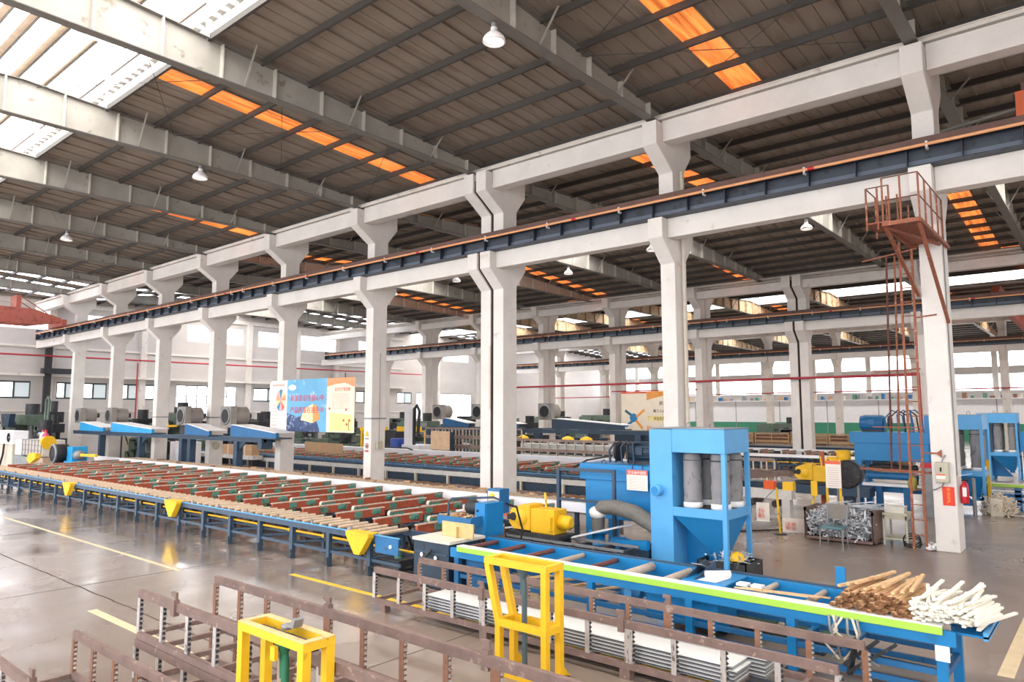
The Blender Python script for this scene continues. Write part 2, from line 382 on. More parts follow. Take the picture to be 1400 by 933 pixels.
# ---------------- roofs
ceil_ = struct(bpy.data.objects.new('ceiling', None)); C.objects.link(ceil_); ceil_.location = (0, 0, 10.7)
SLOPE = .058
def gtop(y, ya, yb):
    return 10.66 + SLOPE * (min(y - ya, yb - y))
def sheet(x, w_, ya, za, yb, zb, joined=None):
    prof = [(0, 0), (0, -.05), (.03, -.05), (.03, 0), (w_ * .49, 0), (w_ * .49, .02), (w_ * .51, .02), (w_ * .51, 0), (w_, 0)]
    k_ = joined or M(); n_ = len(prof); vs = []
    for y_, z_ in ((ya, za), (yb, zb)):
        vs += [(x + p[0], y_, z_ + p[1]) for p in prof]
    vs += [(x, ya, za + .06), (x + w_, ya, za + .06), (x + w_, yb, zb + .06), (x, yb, zb + .06)]
    k_.add(vs, [(i, i + 1, n_ + i + 1, n_ + i) for i in range(n_ - 1)] + [(2 * n_, 2 * n_ + 3, 2 * n_ + 2, 2 * n_ + 1)])
    return k_
W_SH = .76
def slope(ya, za, yb, zb, orange, white, stuff=False):
    """one roof slope made of sheets laid side by side"""
    protos = {}; x = XW - .45; j_ = {}
    while x < XE:
        kd = 'o' if any(abs(x + W_SH / 2 - v) < W_SH / 2 for v in orange) else ('w' if any(abs(x + W_SH / 2 - v) < W_SH / 2 for v in white) else 'n')
        m_ = {'o': sky_orange, 'w': sky_dim, 'n': roof_m}[kd]; nm = {'o': 'orange_roof_light', 'w': 'white_roof_light', 'n': 'roof_sheet'}[kd]
        if stuff: j_.setdefault(kd, M()); sheet(x, W_SH, ya, za, yb, zb, j_[kd])
        elif kd in protos: part_copy(protos[kd][0], (x - protos[kd][1], 0, 0))
        else: protos[kd] = (sheet(x, W_SH, ya, za, yb, zb).build(nm, m_, ceil_), x)
        x += W_SH
    for kd, k_ in j_.items():
        k_.build({'o': 'orange_roof_lights', 'w': 'white_roof_lights', 'n': 'roof_sheets'}[kd], {'o': sky_orange, 'w': sky_dim, 'n': roof_m}[kd], ceil_, kind='stuff')
def purlin(x0, x1, y, z, k_=None):
    return (k_ or M()).prism([(y - .035, z), (y + .035, z), (y + .035, z + .02), (y + .012, z + .02), (y + .012, z + .15), (y + .05, z + .15), (y + .05, z + .17), (y - .012, z + .17), (y - .012, z + .02), (y - .035, z + .02)], 'x', x0, x1)
def monitor(yc, ya, yb, lit=True, stuff=False):
    """raised ridge roof of translucent panels over posts"""
    zc = gtop(yc - 2.1, ya, yb) + .2; y1, y2 = yc - 2.1, yc + 2.1
    for yy, sg in ((y1, -1), (y2, 1)):
        c = M().box(XW, XE, yy - .03, yy + .03, zc - .1, zc + .22)
        c.build('skylight_curb', white_m, ceil_)
        c = M().box(XW, XE, yy + sg * .04, yy + sg * .09, zc - .02, zc + .05); c.build('curb_flashing', girder_m, ceil_)
        c = M(); x_ = XW
        while x_ < XE:
            c.box(x_, x_ + .18, yy - .02 - .16 * (sg > 0), yy + .02 + .16 * (sg < 0), zc + .24, zc + .3); c.box(x_ + .3, x_ + .36, yy - .04, yy + .04, zc + .2, zc + .34); x_ += .38
        c.build('curb_cleats', girder_m, ceil_, kind='stuff')
        # glazed side of the monitor
        B(XW, XE, yy - .01, yy + .01, zc + 1.2, zc + 1.72).build('skylight_side_glazing', sky_panel, ceil_)
        for z_ in (zc + .85, zc + 1.3): B(XW, XE, yy - .03, yy + .02, z_, z_ + .035).build('glazing_rail', girder_f, ceil_)
        B(XW, XE, yy - .08, yy + .08, zc + 1.75, zc + 1.87).build('monitor_eave_beam', white_m, ceil_)
    zr = zc + 1.85
    for sg in (-1, 1):
        prot = None; x_ = XW
        w_ = 1.5
        while x_ < XE:
            if prot is None:
                prot = M().add([(x_ + .02, yc, zr + .3), (x_ + w_ - .02, yc, zr + .3), (x_ + w_ - .02, yc + sg * 2.3, zr + .02), (x_ + .02, yc + sg * 2.3, zr + .02),
                                (x_ + .02, yc, zr + .32), (x_ + w_ - .02, yc, zr + .32), (x_ + w_ - .02, yc + sg * 2.3, zr + .04), (x_ + .02, yc + sg * 2.3, zr + .04)],
                               [(0, 1, 2, 3), (7, 6, 5, 4), (0, 4, 5, 1), (1, 5, 6, 2), (2, 6, 7, 3), (3, 7, 4, 0)]).build('skylight_panel', sky_panel, ceil_); px = x_
            else: part_copy(prot, (x_ - px, 0, 0))
            x_ += w_
        for q in (.3, 1.0, 1.7):
            B(XW, XE, yc + sg * q - .09, yc + sg * q + .09, zr + .3 - q * .12 - .05, zr + .3 - q * .12 - .02).build('skylight_purlin', mat('cream_skylight_frame', '#EBD8C2', .7), ceil_)
            B(XW, XE, yc + sg * q + .09, yc + sg * q + .12, zr + .3 - q * .12 - .13, zr + .3 - q * .12 - .02).build('skylight_purlin_web', purlin_m, ceil_)
    for fx in FRAMES:
        for yy in (y1 + .08, y2 - .08):
            B(fx - .05, fx + .05, yy - .05, yy + .05, gtop(yy, ya, yb), zc + 1.8).build('monitor_post', white_m, ceil_)
        M().bar((fx, y1, zc + 1.72), (fx, yc, zr + .12), .08, .1).bar((fx, yc, zr + .12), (fx, y2, zc + 1.72), .08, .1).build('monitor_rafter', white_m, ceil_)
def girder(x, ya, yb, label, mm=girder_m, cat='girder'):
    """tapered steel portal girder spanning one bay along Y"""
    yc = (ya + yb) / 2; g_ = thing('roof_girder', label, cat, (x, yc, 10.4))
    zt = lambda y: gtop(y, ya, yb); zb = 10.38
    M().prism([(ya, zb), (yb, zb), (yb, zt(yb)), (yc, zt(yc)), (ya, zt(ya))], 'x', x - .008, x + .008).build('web', mm, g_)
    B(x - .13, x + .13, ya, yb, zb - .02, zb).build('bottom_flange', girder_f, g_)
    M().prism([(ya, zt(ya)), (yc, zt(yc)), (yb, zt(yb)), (yb, zt(yb) + .02), (yc, zt(yc) + .02), (ya, zt(ya) + .02)], 'x', x - .12, x + .12).build('top_flange', girder_f, g_)
    yy = ya + .35; 
    while yy < yb - .2:
        B(x - .135, x + .135, yy - .018, yy + .018, zb, zt(yy) - .005).build('stiffener', stiff_m if mm is girder_m else mm, g_); yy += 1.35
    for q in (2.6, 5.6, 8.6):
        for s_ in (1, -1):
            yq = (ya + q) if s_ > 0 else (yb - q)
            M().bar((x + .05, yq, zb + .03), (x + .55, yq, zt(yq) + .12), .035, .035).build('knee_brace', girder_m, g_)
            M().bar((x - .05, yq, zb + .03), (x - .55, yq, zt(yq) + .12), .035, .035).build('knee_brace', girder_m, g_)
    return g_
# bay 1: Y -6.4 .. 16.9; bay 2: 17.3 .. 40.7; bays 3, 4
BAYS = [(-6.2, 16.85), (17.3, 40.75), (41.3, 65.0), (65.5, YN)]
OR1 = [-6.45, -17.9, -29.4, -40.6]; WH = [-46.9, -49.2, -51.5, -53.8, -55.4]
for bi, (ya, yb) in enumerate(BAYS):
    yc = (ya + yb) / 2; st = bi >= 2
    zc = lambda y: gtop(y, ya, yb) + .17
    orn = {0: OR1, 1: [-21.5, -10.8, -32.5], 2: [-3.5, -16.5, -29.5], 3: []}[bi]
    orf = {0: OR1, 1: [-26.3, -16.6, -4.2, -38], 2: [-8.5, -20, -33], 3: []}[bi]
    slope(ya - .15, zc(ya), yc - 2.1, zc(yc - 2.1), orn, WH, st) if bi else slope(ya - .15, zc(ya), yc - 2.1, zc(yc - 2.1), orn, WH, True)
    slope(yc + 2.1, zc(yc + 2.1), yb + .15, zc(yb), orf, WH, st)
    monitor(yc, ya, yb)
    # purlins between the girders
    jk = M()
    for sg in (1, -1):
        for i in range(8):
            y = (yb - .25 - i * 1.32) if sg > 0 else (ya + .25 + i * 1.32)
            z = gtop(y, ya, yb) - .03
            single = (bi == 0 and sg > 0) or bi == 1
            for a, b_ in zip(FRAMES, FRAMES[1:]):
                if single and i < 7 and not (bi == 1 and sg < 0 and i > 5): purlin(b_ + .01, a - .01, y, z).build('purlin', purlin_m, ceil_)
                else: purlin(b_ + .01, a - .01, y, z, jk)
            for a, b_ in ((FRAMES[0], XE), (XW, FRAMES[-1])): purlin(a, b_, y, z, jk)
    if jk.v: jk.build('purlins', purlin_m, ceil_, kind='stuff')
    # diagonal tie rods in some frames
    tr = M()
    for a, b_ in ((FRAMES[2], FRAMES[1]), (FRAMES[4], FRAMES[3])):
        for i in range(3):
            y_ = yb - .4 - i * 3.6; tr.tube([(a, y_, gtop(y_, ya, yb) - .04), (b_, y_ - 3.6, gtop(y_ - 3.6, ya, yb) - .04)], .009, 5)
            tr.tube([(b_, y_, gtop(y_, ya, yb) - .05), (a, y_ - 3.6, gtop(y_ - 3.6, ya, yb) - .05)], .009, 5)
    tr.build('tie_rods', purlin_m, ceil_, kind='stuff')
    for i, x in enumerate(FRAMES if not st else FRAMES[:9]):
        bn = ['the nearest bay', 'the second bay', 'the third bay', 'the farthest bay'][bi]
        girder(x, ya + .02 if bi else ya, yb - .02, 'grey tapered steel roof girder over %s, %s from the camera end' % (bn, ORD[i]), girder_m if bi < 2 else tan_l)
    if bi:   # valley gutter over the column row
        yv = {1: 17.07, 2: 41.0, 3: 65.25}[bi]
        gm = concrete_old
        k = M(); k.box(XW, XE, yv - .95, yv - .9, 10.36, 10.47); k.box(XW, XE, yv - .92, yv + .92, 10.36, 10.4); k.box(XW, XE, yv + .9, yv + .95, 10.36, 10.62)
        k.box(XW, XE, yv - .98, yv - .9, 10.44, 10.47).box(XW, XE, yv + .88, yv + .98, 10.6, 10.64)
        k.build('valley_gutter', gm, ceil_)
        if bi > 1:
            k = M(); 
            for z_ in (10.1, 10.22): k.box(XW, XE, yv - .82, yv - .7, z_, z_ + .07)
            k.build('gutter_apron', gm, ceil_)

# ---------------- concrete columns
def column(x, yf, front=True, rear=True, label='', depth=.66, hz=7.78, w_=.42, hz2=10.3, m_=concrete):
    """yf: Y of the shaft face toward the camera bay; corbels at crane and roof level"""
    yr = yf + depth; c = thing('concrete_column', label, 'column', (x, yf + depth / 2, 0), group='white concrete columns of the hall')
    P_ = [(yf, 0), (yr, 0)]
    if rear: P_ += [(yr, hz - .98), (yr + .45, hz - .42), (yr + .45, hz), (yr, hz), (yr, hz2 - 1.05), (yr + .44, hz2 - .5), (yr + .44, hz2)]
    else: P_ += [(yr, hz2)]
    if front: P_ += [(yf - .84, hz2), (yf - .84, hz2 - .62), (yf, hz2 - 1.18), (yf, hz), (yf - .64, hz), (yf - .64, hz - .52), (yf, hz - 1.11)]
    else: P_ += [(yf, hz2)]
    M().prism(P_, 'x', x - w_ / 2, x + w_ / 2).build('shaft', m_, c, bevel=.018)
    return c
nl = 'white concrete column of the nearest row, '
lab = [None, nl + 'rightmost, with switch box, red paper and extinguisher', nl + 'second from the right, behind the blue filter tower', nl + 'right half of the twin with a dark gap',
       nl + 'left half of the twin with a dark gap', nl + 'with a yellow warning triangle and a small grey box', nl + 'at the left edge of the sailing banner',
       nl + 'with a round grey bell, crossed by a blue beam', nl + 'third from the far left end', nl + 'second from the far left end', nl + 'leftmost, nearest the end wall']
lab[0] = nl + 'standing outside the picture on the right'
colA = [column(x, 16.74, label=lab[i]) for i, x in enumerate(COLA)]
for i, x in enumerate(COLB):
    column(x, 40.15, True, False, 'front white column of the second row, %s from the right' % ORD[i], depth=.6, w_=.46)
    if i not in (4,): column(x + (0 if i != 3 else -.28), 41.0, False, True, 'rear white column of the second row, %s from the right' % ORD[i - (i > 4)], depth=.55, w_=.46)
for i, x in enumerate(COLC): column(x, 65.1, True, True, 'white column of the third row, %s from the right' % ORD[i], hz=7.95, w_=.5, depth=.7, m_=concrete_old)
# dark board added in the twin columns' gap, standing in for its shade
gapm = mat('dark_gap_shade', '#3A2E26', .9)
def filler(x, yf, yr, hw, label):
    P_ = [(yf, 0), (yr, 0), (yr, 10.05), (yf - .8, 10.05), (yf - .8, 9.7), (yf, 9.14), (yf, 7.74), (yf - .6, 7.74), (yf - .6, 7.27), (yf, 6.69)]
    tag(M().prism(P_, 'x', x - hw, x + hw).build('gap_shade_board', gapm), label, 'shade board')
filler(-14.97, 16.78, 17.3, .055, 'dark board added as shade in the gap of the near twin column')
filler(-13.21, 40.19, 40.7, .05, 'dark board added as shade in the gap of the far twin column')

# ---------------- concrete beams between the columns at crane and roof level
def beams(cols, yb_, z0, z1, wd, where, hw=.215):
    seq = sorted(cols, reverse=True); k_ = 0
    for a, b_ in zip(seq, seq[1:] + [XW + .1]):
        if a - b_ < 1: continue
        o = B(b_ + (hw if b_ > XW + 1 else 0), a - hw, yb_, yb_ + wd, z0, z1).build('concrete_beam', concrete, bevel=.015)
        tag(o, 'white concrete %s, %s from the right' % (where, ORD[k_]), 'beam', 'white concrete beams along the column rows'); k_ += 1
beams(COLA, 16.38, 7.27, 7.78, .36, 'crane beam of the nearest row')
beams(COLA, 16.2, 9.78, 10.34, .4, 'roof beam of the nearest row')
beams(COLB, 39.8, 7.27, 7.78, .36, 'crane beam of the second row', .235)
beams(COLB, 39.6, 9.6, 10.05, .4, 'roof beam of the second row', .235)
beams(COLC, 64.6, 7.45, 7.95, .36, 'crane beam of the third row', .255)
beams(COLC, 64.4, 9.75, 10.34, .4, 'roof beam of the third row', .255)

# ---------------- crane runway girders
def runway(yc, z0, label, x1=XE, x0=-56.2, sign=1):
    t_ = thing('crane_runway', label, 'crane rail', ((x0 + x1) / 2, yc, z0))
    M().box(x0, x1, yc - .17, yc + .17, z0, z0 + .02).box(x0, x1, yc - .008, yc + .008, z0 + .02, z0 + .40).box(x0, x1, yc - .17, yc + .17, z0 + .40, z0 + .425).build('girder', crane_m, t_)
    B(x0, x1, yc - .12, yc + .12, z0 + .426, z0 + .50).build('rail_plate', rail_m, t_); B(x0, x1, yc - .04, yc + .04, z0 + .50, z0 + .62).build('rail', rail_m, t_)
    B(x0, x1, yc - .03, yc - .009, z0 + .02, z0 + .15).build('lower_stiffening_plate', mat('blue_grey_crane_steel', '#5A6575', .5, var=.1), t_)
    B(x0, x1, yc - .2, yc - .13, z0 + .43, z0 + .55).build('upper_angle', rail_m, t_)
    M().tube([(x0, yc - .27, z0 + .38), (x1, yc - .27, z0 + .38)], .035, 8).build('conductor_pipe', orange_pipe, t_)
    st_ = B(-30, -29.985, yc - .16, yc + .16, z0 + .02, z0 + .40).build('stiffener', crane_m, t_)
    x = x0 + .3
    while x < x1:
        part_copy(st_, (x + 30, 0, 0)); x += .98
    br = M().box(-30, -29.96, yc - .29, yc - .17, z0 + .28, z0 + .33).box(-30, -29.96, yc - .29, yc - .26, z0 + .28, z0 + .44).build('pipe_clamp', white_m, t_)
    x = x0 + .8
    while x < x1:
        part_copy(br, (x + 30, 0, 0)); x += 2.4
    for q in range(7):
        xx = -4.9 - q * 6.4; M().cyl((xx, yc - .27, z0 + .38), (xx + .14, yc - .27, z0 + .38), .042, n=8).build('red_coupling', red_ext, t_)
    B(x0 - .1, x0, yc - .2, yc + .2, z0, z0 + .7).build('end_stop', crane_m, t_)
    return t_
runway(16.26, 7.78, 'dark blue crane runway with orange pipe along the nearest column row')
runway(39.72, 7.78, 'dark blue crane runway with orange pipe along the second column row')
runway(64.7, 7.95, 'dark crane runway far off along the third column row')
r4 = M().box(-56, XE, 17.62, 17.92, 7.8, 8.2); tag(r4.build('crane_runway', crane_m), 'plain crane runway on the back corbels of the nearest row', 'crane rail')
r5 = M().box(-56, XE, 41.65, 41.95, 7.8, 8.2); tag(r5.build('crane_runway', crane_m), 'plain crane runway on the back corbels of the second row', 'crane rail')

# red overhead travelling cranes
def crane(x, ya, yb, label, z=8.3):
    t_ = thing('bridge_crane', label, 'crane', (x, (ya + yb) / 2, z))
    d = M()
    for s_ in (-.7, .7):
        d.prism([(ya + .2, z + .15), (ya + 1.2, z), (yb - 1.6, z), (yb - .2, z + .3), (yb - .2, z + .5), (yb - 1.8, z + .95), (ya + 1.2, z + .95), (ya + .2, z + .5)], 'x', x + s_ - .17, x + s_ + .17)
    d.build('bridge_girder', red_cr, t_)
    for y in (ya + .15, yb - .15): B(x - 1.3, x + 1.3, y - .13, y + .13, z + .0, z + .4).build('end_carriage', red_cr, t_)
    B(x - .6, x + .6, yb - 2.6, yb - 2.35, z + .95, z + 1.75).build('trolley_post', red_cr, t_)
    for s_ in (.6, -.6): M().bar((x + s_, yb - 2.4, z + 1.7), (x + s_, yb - .5, z + .5), .05, .05).build('stay_bar', red_cr, t_)
    B(x - .65, x + .65, (ya + yb) / 2 - .5, (ya + yb) / 2 + .5, z + .95, z + 1.3).build('hoist_trolley', red_cr, t_)
    return t_
crane(-51.5, -5.6, 16.0, 'faded red bridge crane near the end wall at the left', 8.25)
crane(-3.6, 42.3, 64.3, 'red bridge crane in the third bay seen past the rightmost column')
# rust red machine seen at the right edge above the runway
t_ = thing('crane_end_carriage', 'orange red steel box hanging above the crane rail at the right edge', 'crane', (-.8, 18.0, 8.85))
B(-1.2, -.4, 17.7, 18.2, 8.85, 9.45).build('box_body', mat('orange_red_paint', '#D8693F', .6, var=.12, scale=2), t_, bevel=.02)
M().box(-1.1, -1.0, 17.9, 18.0, 9.45, 9.7).box(-1.25, -.95, 17.8, 18.1, 9.42, 9.48).build('bracket', rail_m, t_)
M().cyl((-3.3, 18.05, 9.0), (-1.2, 18.05, 9.2), .04, n=8).build('stay_tube', girder_f, t_)

# ---------------- fire pipes
def pipe(name, label, pts, r=.05):
    return tag(M().tube(pts, r, 8).build(name, red_pipe), label, 'pipe')
pipe('fire_pipe', 'long dark red pipe running across the end wall above the windows', [(XW + .74, 3, 6.7), (XW + .74, 52, 6.9)], .06)
pipe('fire_pipe', 'red pipe running along the second column row', [(-34.5, 40.0, 4.66), (-7.35, 40.0, 4.7), (-7.35, 40.0, .1)], .065)
pipe('fire_pipe', 'red drop pipe on the end wall behind the fourth column', [(XW + .66, 23.0, 6.6), (XW + .66, 23.0, .0)], .05)
pipe('fire_pipe', 'thin red pipe along the far side of the third bay', [(-50, 64.9, 4.5), (-2, 64.9, 4.7)], .05)
pipe('fire_pipe', 'pair of red drop pipes behind the sailing banner', [(XW + .66, 42.2, 6.7), (XW + .66, 42.2, .0)], .06)
# ---------------- high-bay lamps
def lamp(x, y, z, label):
    t_ = thing('high_bay_lamp', label, 'lamp', (x, y, z), group='white bell-shaped lamps under the roof girders')
    M().lathe([(.2, .0), (.225, .01), (.22, .06), (.19, .12), (.12, .19), (.07, .22), (.065, .3)], (x, y, z), 20, caps=False).build('lamp_shade', white_m, t_)
    M().lathe([(.0, .09), (.1, .1), (.185, .07)], (x, y, z), 20, caps=False).build('lamp_glass', lamp_glow, t_)
    M().cyl((x, y, z + .28), (x, y, z + .4), .055, n=12).build('lamp_holder', steel_d, t_)
    M().cyl((x, y, z + .44), (x, y, 10.4), .012, n=6).build('stem', steel_d, t_)
    return t_
for x, y, z, s_ in ((-8.78, 9.86, 9.93, 'nearest, hanging at the top centre of the picture'), (-21.08, 10.1, 9.95, 'under the third near girder, upper left'), (-33, 10.3, 9.95, 'far one at the left, beside the end wall side'),
                  (-8.78, 28.2, 9.9, 'in the second bay right of the double-bracket column'), (-15.24, 27.6, 9.9, 'in the second bay seen right of the twin column'), (-27, 27.3, 9.9, 'in the second bay above the banner'),
                  (-33, 28, 9.9, 'in the second bay farther back, left of the twin column'), (-21.1, 29.5, 9.9, 'in the second bay, seen between the twin and warning-sign columns')):
    lamp(x, y, z, 'white bell lamp ' + s_)

# small stored goods along the top of the far partition
rg_ = random.Random(44)
for i in range(70):
    x = XW + 6 + i * .82 + rg_.uniform(-.2, .2); h_ = rg_.uniform(.15, .6); m_ = rg_.choice([card_m for card_m in (card, green_g, blue_m, rust_o, cream, steel_d, wood)])
    tag(B(x, x + rg_.uniform(.2, .4), YN - 2.9, YN - 2.3, 4.32, 4.32 + h_).build('stored_box', m_), 'small box on the ledge above the far white partition', 'box', 'goods stored above the far partition')
tag(B(XW + 5, XW + 64, YN - 3.0, YN - 2.27, 4.24, 4.32).build('storage_ledge', white_m), 'white ledge along the top of the far partition', 'ledge')
# ================================================================ THE NEAR COOLING TABLE
def cooling_table(x0, x1, y0, label, z=.71, roller=True, ends=(0, 0), simple=False):
    """walking-beam cooling table: X from x0 to x1, front rail at y0"""
    t_ = thing('cooling_table', label, 'table', ((x0 + x1) / 2, y0 + 2.4, 0))
    fr = M()
    fr.box(x0, x1, y0 - .03, y0 + .03, z - .12, z - .02).box(x0, x1, y0 + .72, y0 + .78, z - .12, z - .02)
    fr.build('front_rail', blue_d, t_)
    B(x0, x1, y0 - .035, y0 - .02, z - .02, z + .0).build('rail_lip', blue_l if not simple else blue_d, t_)
    # lower long rails and braces
    for y in (y0 + .02, y0 + .72): M().bar((x0, y, .26), (x1, y, .26), .035, .05).build('lower_rail', blue_d, t_)
    o0 = x0 + .05
    lg = M().box(o0 - .045, o0 + .045, y0 - .029, y0 + .045, 0.0, z - .121).build('leg', blue_d, t_)
    ft = M().box(o0 - .09, o0 + .045, y0 - .05, y0 + .06, 0, .012).box(o0 - .055, o0 + .03, y0 - .045, y0 + .0, .01, .16).build('foot', dark, t_)
    lr = M().box(o0 - .045, o0 + .045, y0 + .70, y0 + .77, 0.0, z - .121).build('leg', blue_d, t_)
    cr = M().bar((o0, y0 + .03, .26), (o0, y0 + .72, .26), .04, .04).bar((o0, y0 + .02, .3), (o0 + .5, y0 + .7, .3), .025, .04).build('cross_brace', blue_d, t_)
    tc = M().box(o0 - .03, o0 + .03, y0, y0 + .75, z - .14, z - .09).build('cross_beam', blue_d, t_)
    nn = int((x1 - x0) / 1.17)
    for i in range(1, nn + 1):
        for o in (lg, ft, lr, cr, tc): part_copy(o, (i * 1.17, 0, 0))
    # rollers between the two rails
    if roller:
        rl = M().cyl((x0 + .1, y0 + .05, z - .005), (x0 + .1, y0 + .70, z - .005), .035, n=10).build('roller', roller_w, t_)
        nr = int((x1 - x0 - .3) / .28)
        for i in range(1, min(nr, 280)): part_copy(rl, (i * .28, 0, 0))
    # drive shaft in yellow with couplings
    M().tube([(x0, y0 + .42, .40), (x1, y0 + .42, .40)], .022, 8).build('drive_shaft', yellow_worn, t_)
    cp = M().lathe([(.02, -.06), (.045, -.03), (.03, 0), (.045, .03), (.02, .06)], (x0 + .5, y0 + .42, .40), 10, 'x').build('shaft_coupling', yellow_worn, t_)
    dr = M().box(x0 + .56, x0 + .62, y0 + .36, y0 + .48, .34, z - .06).cyl((x0 + .54, y0 + .42, .55), (x0 + .68, y0 + .42, .55), .07, n=10).build('chain_box', dark, t_)
    for i in range(1, nn): part_copy(cp, (i * 1.17, 0, 0)); part_copy(dr, (i * 1.17, 0, 0))
    # small upright pins on the front rail
    pn = M().cyl((x0 + .7, y0, z - .02), (x0 + .7, y0, z + .07), .02, n=8).build('guide_pin', steel_d, t_)
    for i in range(1, int((x1 - x0) / 1.17)): part_copy(pn, (i * 1.17, 0, 0))
    # beam proto builder: red beam with felt belt on top and rounded nose
    def belt_beam(x, ya, yb, nose, zz):
        bm = M().box(x - .03, x + .03, ya + .02, yb, zz - .145, zz - .02).box(x - .045, x + .045, ya + .02, yb, zz - .02, zz - .008).box(x - .045, x + .045, ya + .02, yb, zz - .155, zz - .145)
        b_ = bm.build('belt_beam', red_beam, t_)
        M().box(x - .035, x + .035, ya, yb, zz - .008, zz + .012).build('felt_belt', belt_m, b_)
        if nose:
            pr = [(ya + .05 * math.cos(a), zz - .05 + .062 * math.sin(a)) for a in [math.pi / 2 + math.pi * q / 8 for q in range(9)]]
            inn = [(ya + .05 * .72 * math.cos(a), zz - .05 + .045 * math.sin(a)) for a in [math.pi * 1.5 - math.pi * q / 8 for q in range(9)]]
            M().prism(pr + inn, 'x', x - .036, x + .036).build('belt_nose', belt_w, b_)
            M().box(x - .04, x + .04, ya - .02, ya + .34, zz - .1, zz - .01).cyl((x - .05, ya + .02, zz - .05), (x + .05, ya + .02, zz - .05), .035, n=10).build('nose_bracket', green_g, b_)
        return b_
    def gearbox(x, y, zz, par):
        g_ = M().ball((x + .01, y, zz - .06), .06, .15, .075, n=10, m=6).box(x - .05, x + .06, y - .1, y + .1, zz - .11, zz - .03)
        return g_.build('gearbox', green_g, par)
    def foot_(x, y, zz, par):
        return M().box(x - .04, x + .04, y - .05, y + .05, zz - .34, zz - .1).box(x - .06, x + .06, y - .09, y + .09, zz - .13, zz - .02).box(x - .07, x + .07, y - .12, y + .12, zz - .38, zz - .33).build('beam_foot', green_g, par)
    zz = z + .07
    series = [(y0 + .78, y0 + 2.0, False, 0), (y0 + 1.68, y0 + 3.75, True, .585), (y0 + 3.3, y0 + 4.85, True, .0)]
    for ya, yb, nose, off in series:
        xx = x0 + .35 + off
        b_ = belt_beam(xx, ya, yb, nose, zz)
        if not nose: gearbox(xx, y0 + 1.78, zz, b_); foot_(xx, y0 + 1.3, zz, b_)
        else: foot_(xx, (ya + yb) / 2, zz, b_); gearbox(xx, yb - .15, zz, b_)
        n_ = int((x1 - xx - .1) / 1.17)
        for i in range(1, n_ + 1):
            c = part_copy(b_, (i * 1.17, 0, 0))
            for ch in b_.children:
                d = ch.copy(); C.objects.link(d); d.parent = c
    # under-frame carrying the beams
    for y in (y0 + 1.3, y0 + 2.7, y0 + 4.2):
        M().box(x0, x1, y - .05, y + .05, .34, .42).build('bearer_rail', blue_dk, t_)
    lg2 = M().box(x0 + .3, x0 + .38, y0 + 1.27, y0 + 1.35, 0, .34).box(x0 + .3, x0 + .38, y0 + 2.67, y0 + 2.75, 0, .34).box(x0 + .3, x0 + .38, y0 + 4.17, y0 + 4.25, 0, .34)
    jj = M()
    i = 0
    while x0 + .3 + i * 2.34 < x1 - .3:
        for y in (1.3, 2.7, 4.2): jj.box(x0 + .3 + i * 2.34, x0 + .38 + i * 2.34, y0 + y - .04, y0 + y + .04, 0, .34)
        i += 1
    jj.build('bearer_legs', blue_dk, t_, kind='stuff')
    return t_
T1 = cooling_table(-33.4, -9.15, 8.0, 'long cooling table with red beams on dark blue legs, nearest the camera')
def clutter(x0, x1, y0, y1, n_, par, seed, h=.3):
    rn = random.Random(seed); a = M(); b_ = M()
    for i in range(n_):
        x = rn.uniform(x0, x1); y = rn.uniform(y0, y1); k_ = a if i % 3 else b_
        if rn.random() < .5: k_.box(x, x + rn.uniform(.08, .35), y, y + rn.uniform(.08, .3), rn.uniform(0, .1), rn.uniform(.12, h))
        else: k_.tube([(x, y, .03), (x + rn.uniform(-.3, .3), y + rn.uniform(-.2, .2), rn.uniform(.1, h)), (x + rn.uniform(-.5, .5), y + rn.uniform(-.3, .3), rn.uniform(.05, h + .15))], rn.uniform(.012, .03), 5)
    a.build('drive_clutter', dark, par, kind='stuff'); b_.build('chain_clutter', rust, par, kind='stuff')
clutter(-33, -9.5, 8.95, 12.6, 420, T1, 4, .45)
M().box(-33, -9.4, 9.0, 12.7, 0, .012).build('under_table_shade', mat('dark_shade_sheet', '#4A403A', .5, var=.3, scale=2), T1)  # dark sheet on the floor, painted-in shade under the table
# yellow guards on the front rail
def guard(x, y, z, par, w_=.62):
    g_ = M().prism([(x - w_ / 2, z + .01), (x + w_ / 2, z + .01), (x + w_ / 2, z - .05), (x + .07, z - .36), (x - .07, z - .36), (x - w_ / 2, z - .05)], 'y', y - .17, y - .04)
    g_.box(x - w_ / 2, x + w_ / 2, y - .18, y + .06, z, z + .015)
    return g_.build('triangular_guard', yellow, par, bevel=.01)
for x in (-10.1, -17.1, -23.8): guard(x, 8.0, .71, T1)
M().box(-9.75, -9.16, 7.955, 7.97, .42, .68).build('end_panel', blue_m, T1); M().cyl((-9.35, 7.94, .55), (-9.35, 7.955, .55), .03, n=12).build('white_button', white_m, T1)
k = M().tube([(-10.2, 8.1, .36), (-9.9, 8.0, .15), (-9.5, 8.1, .1), (-9.2, 8.3, .2)], .015, 6); k.build('hanging_cable', black, T1)
k = M().tube([(-10.1, 8.2, .36), (-9.7, 8.1, .22), (-9.3, 8.2, .12), (-8.9, 8.5, .1)], .012, 6); k.build('hanging_cable', black, T1)
M().cyl((-9.55, 8.3, .3), (-9.55, 8.3, .42), .07, n=12).build('green_can', green_g, T1)
M().box(-10.05, -9.3, 8.1, 8.7, .02, .3).build('gear_housing', dark, T1)

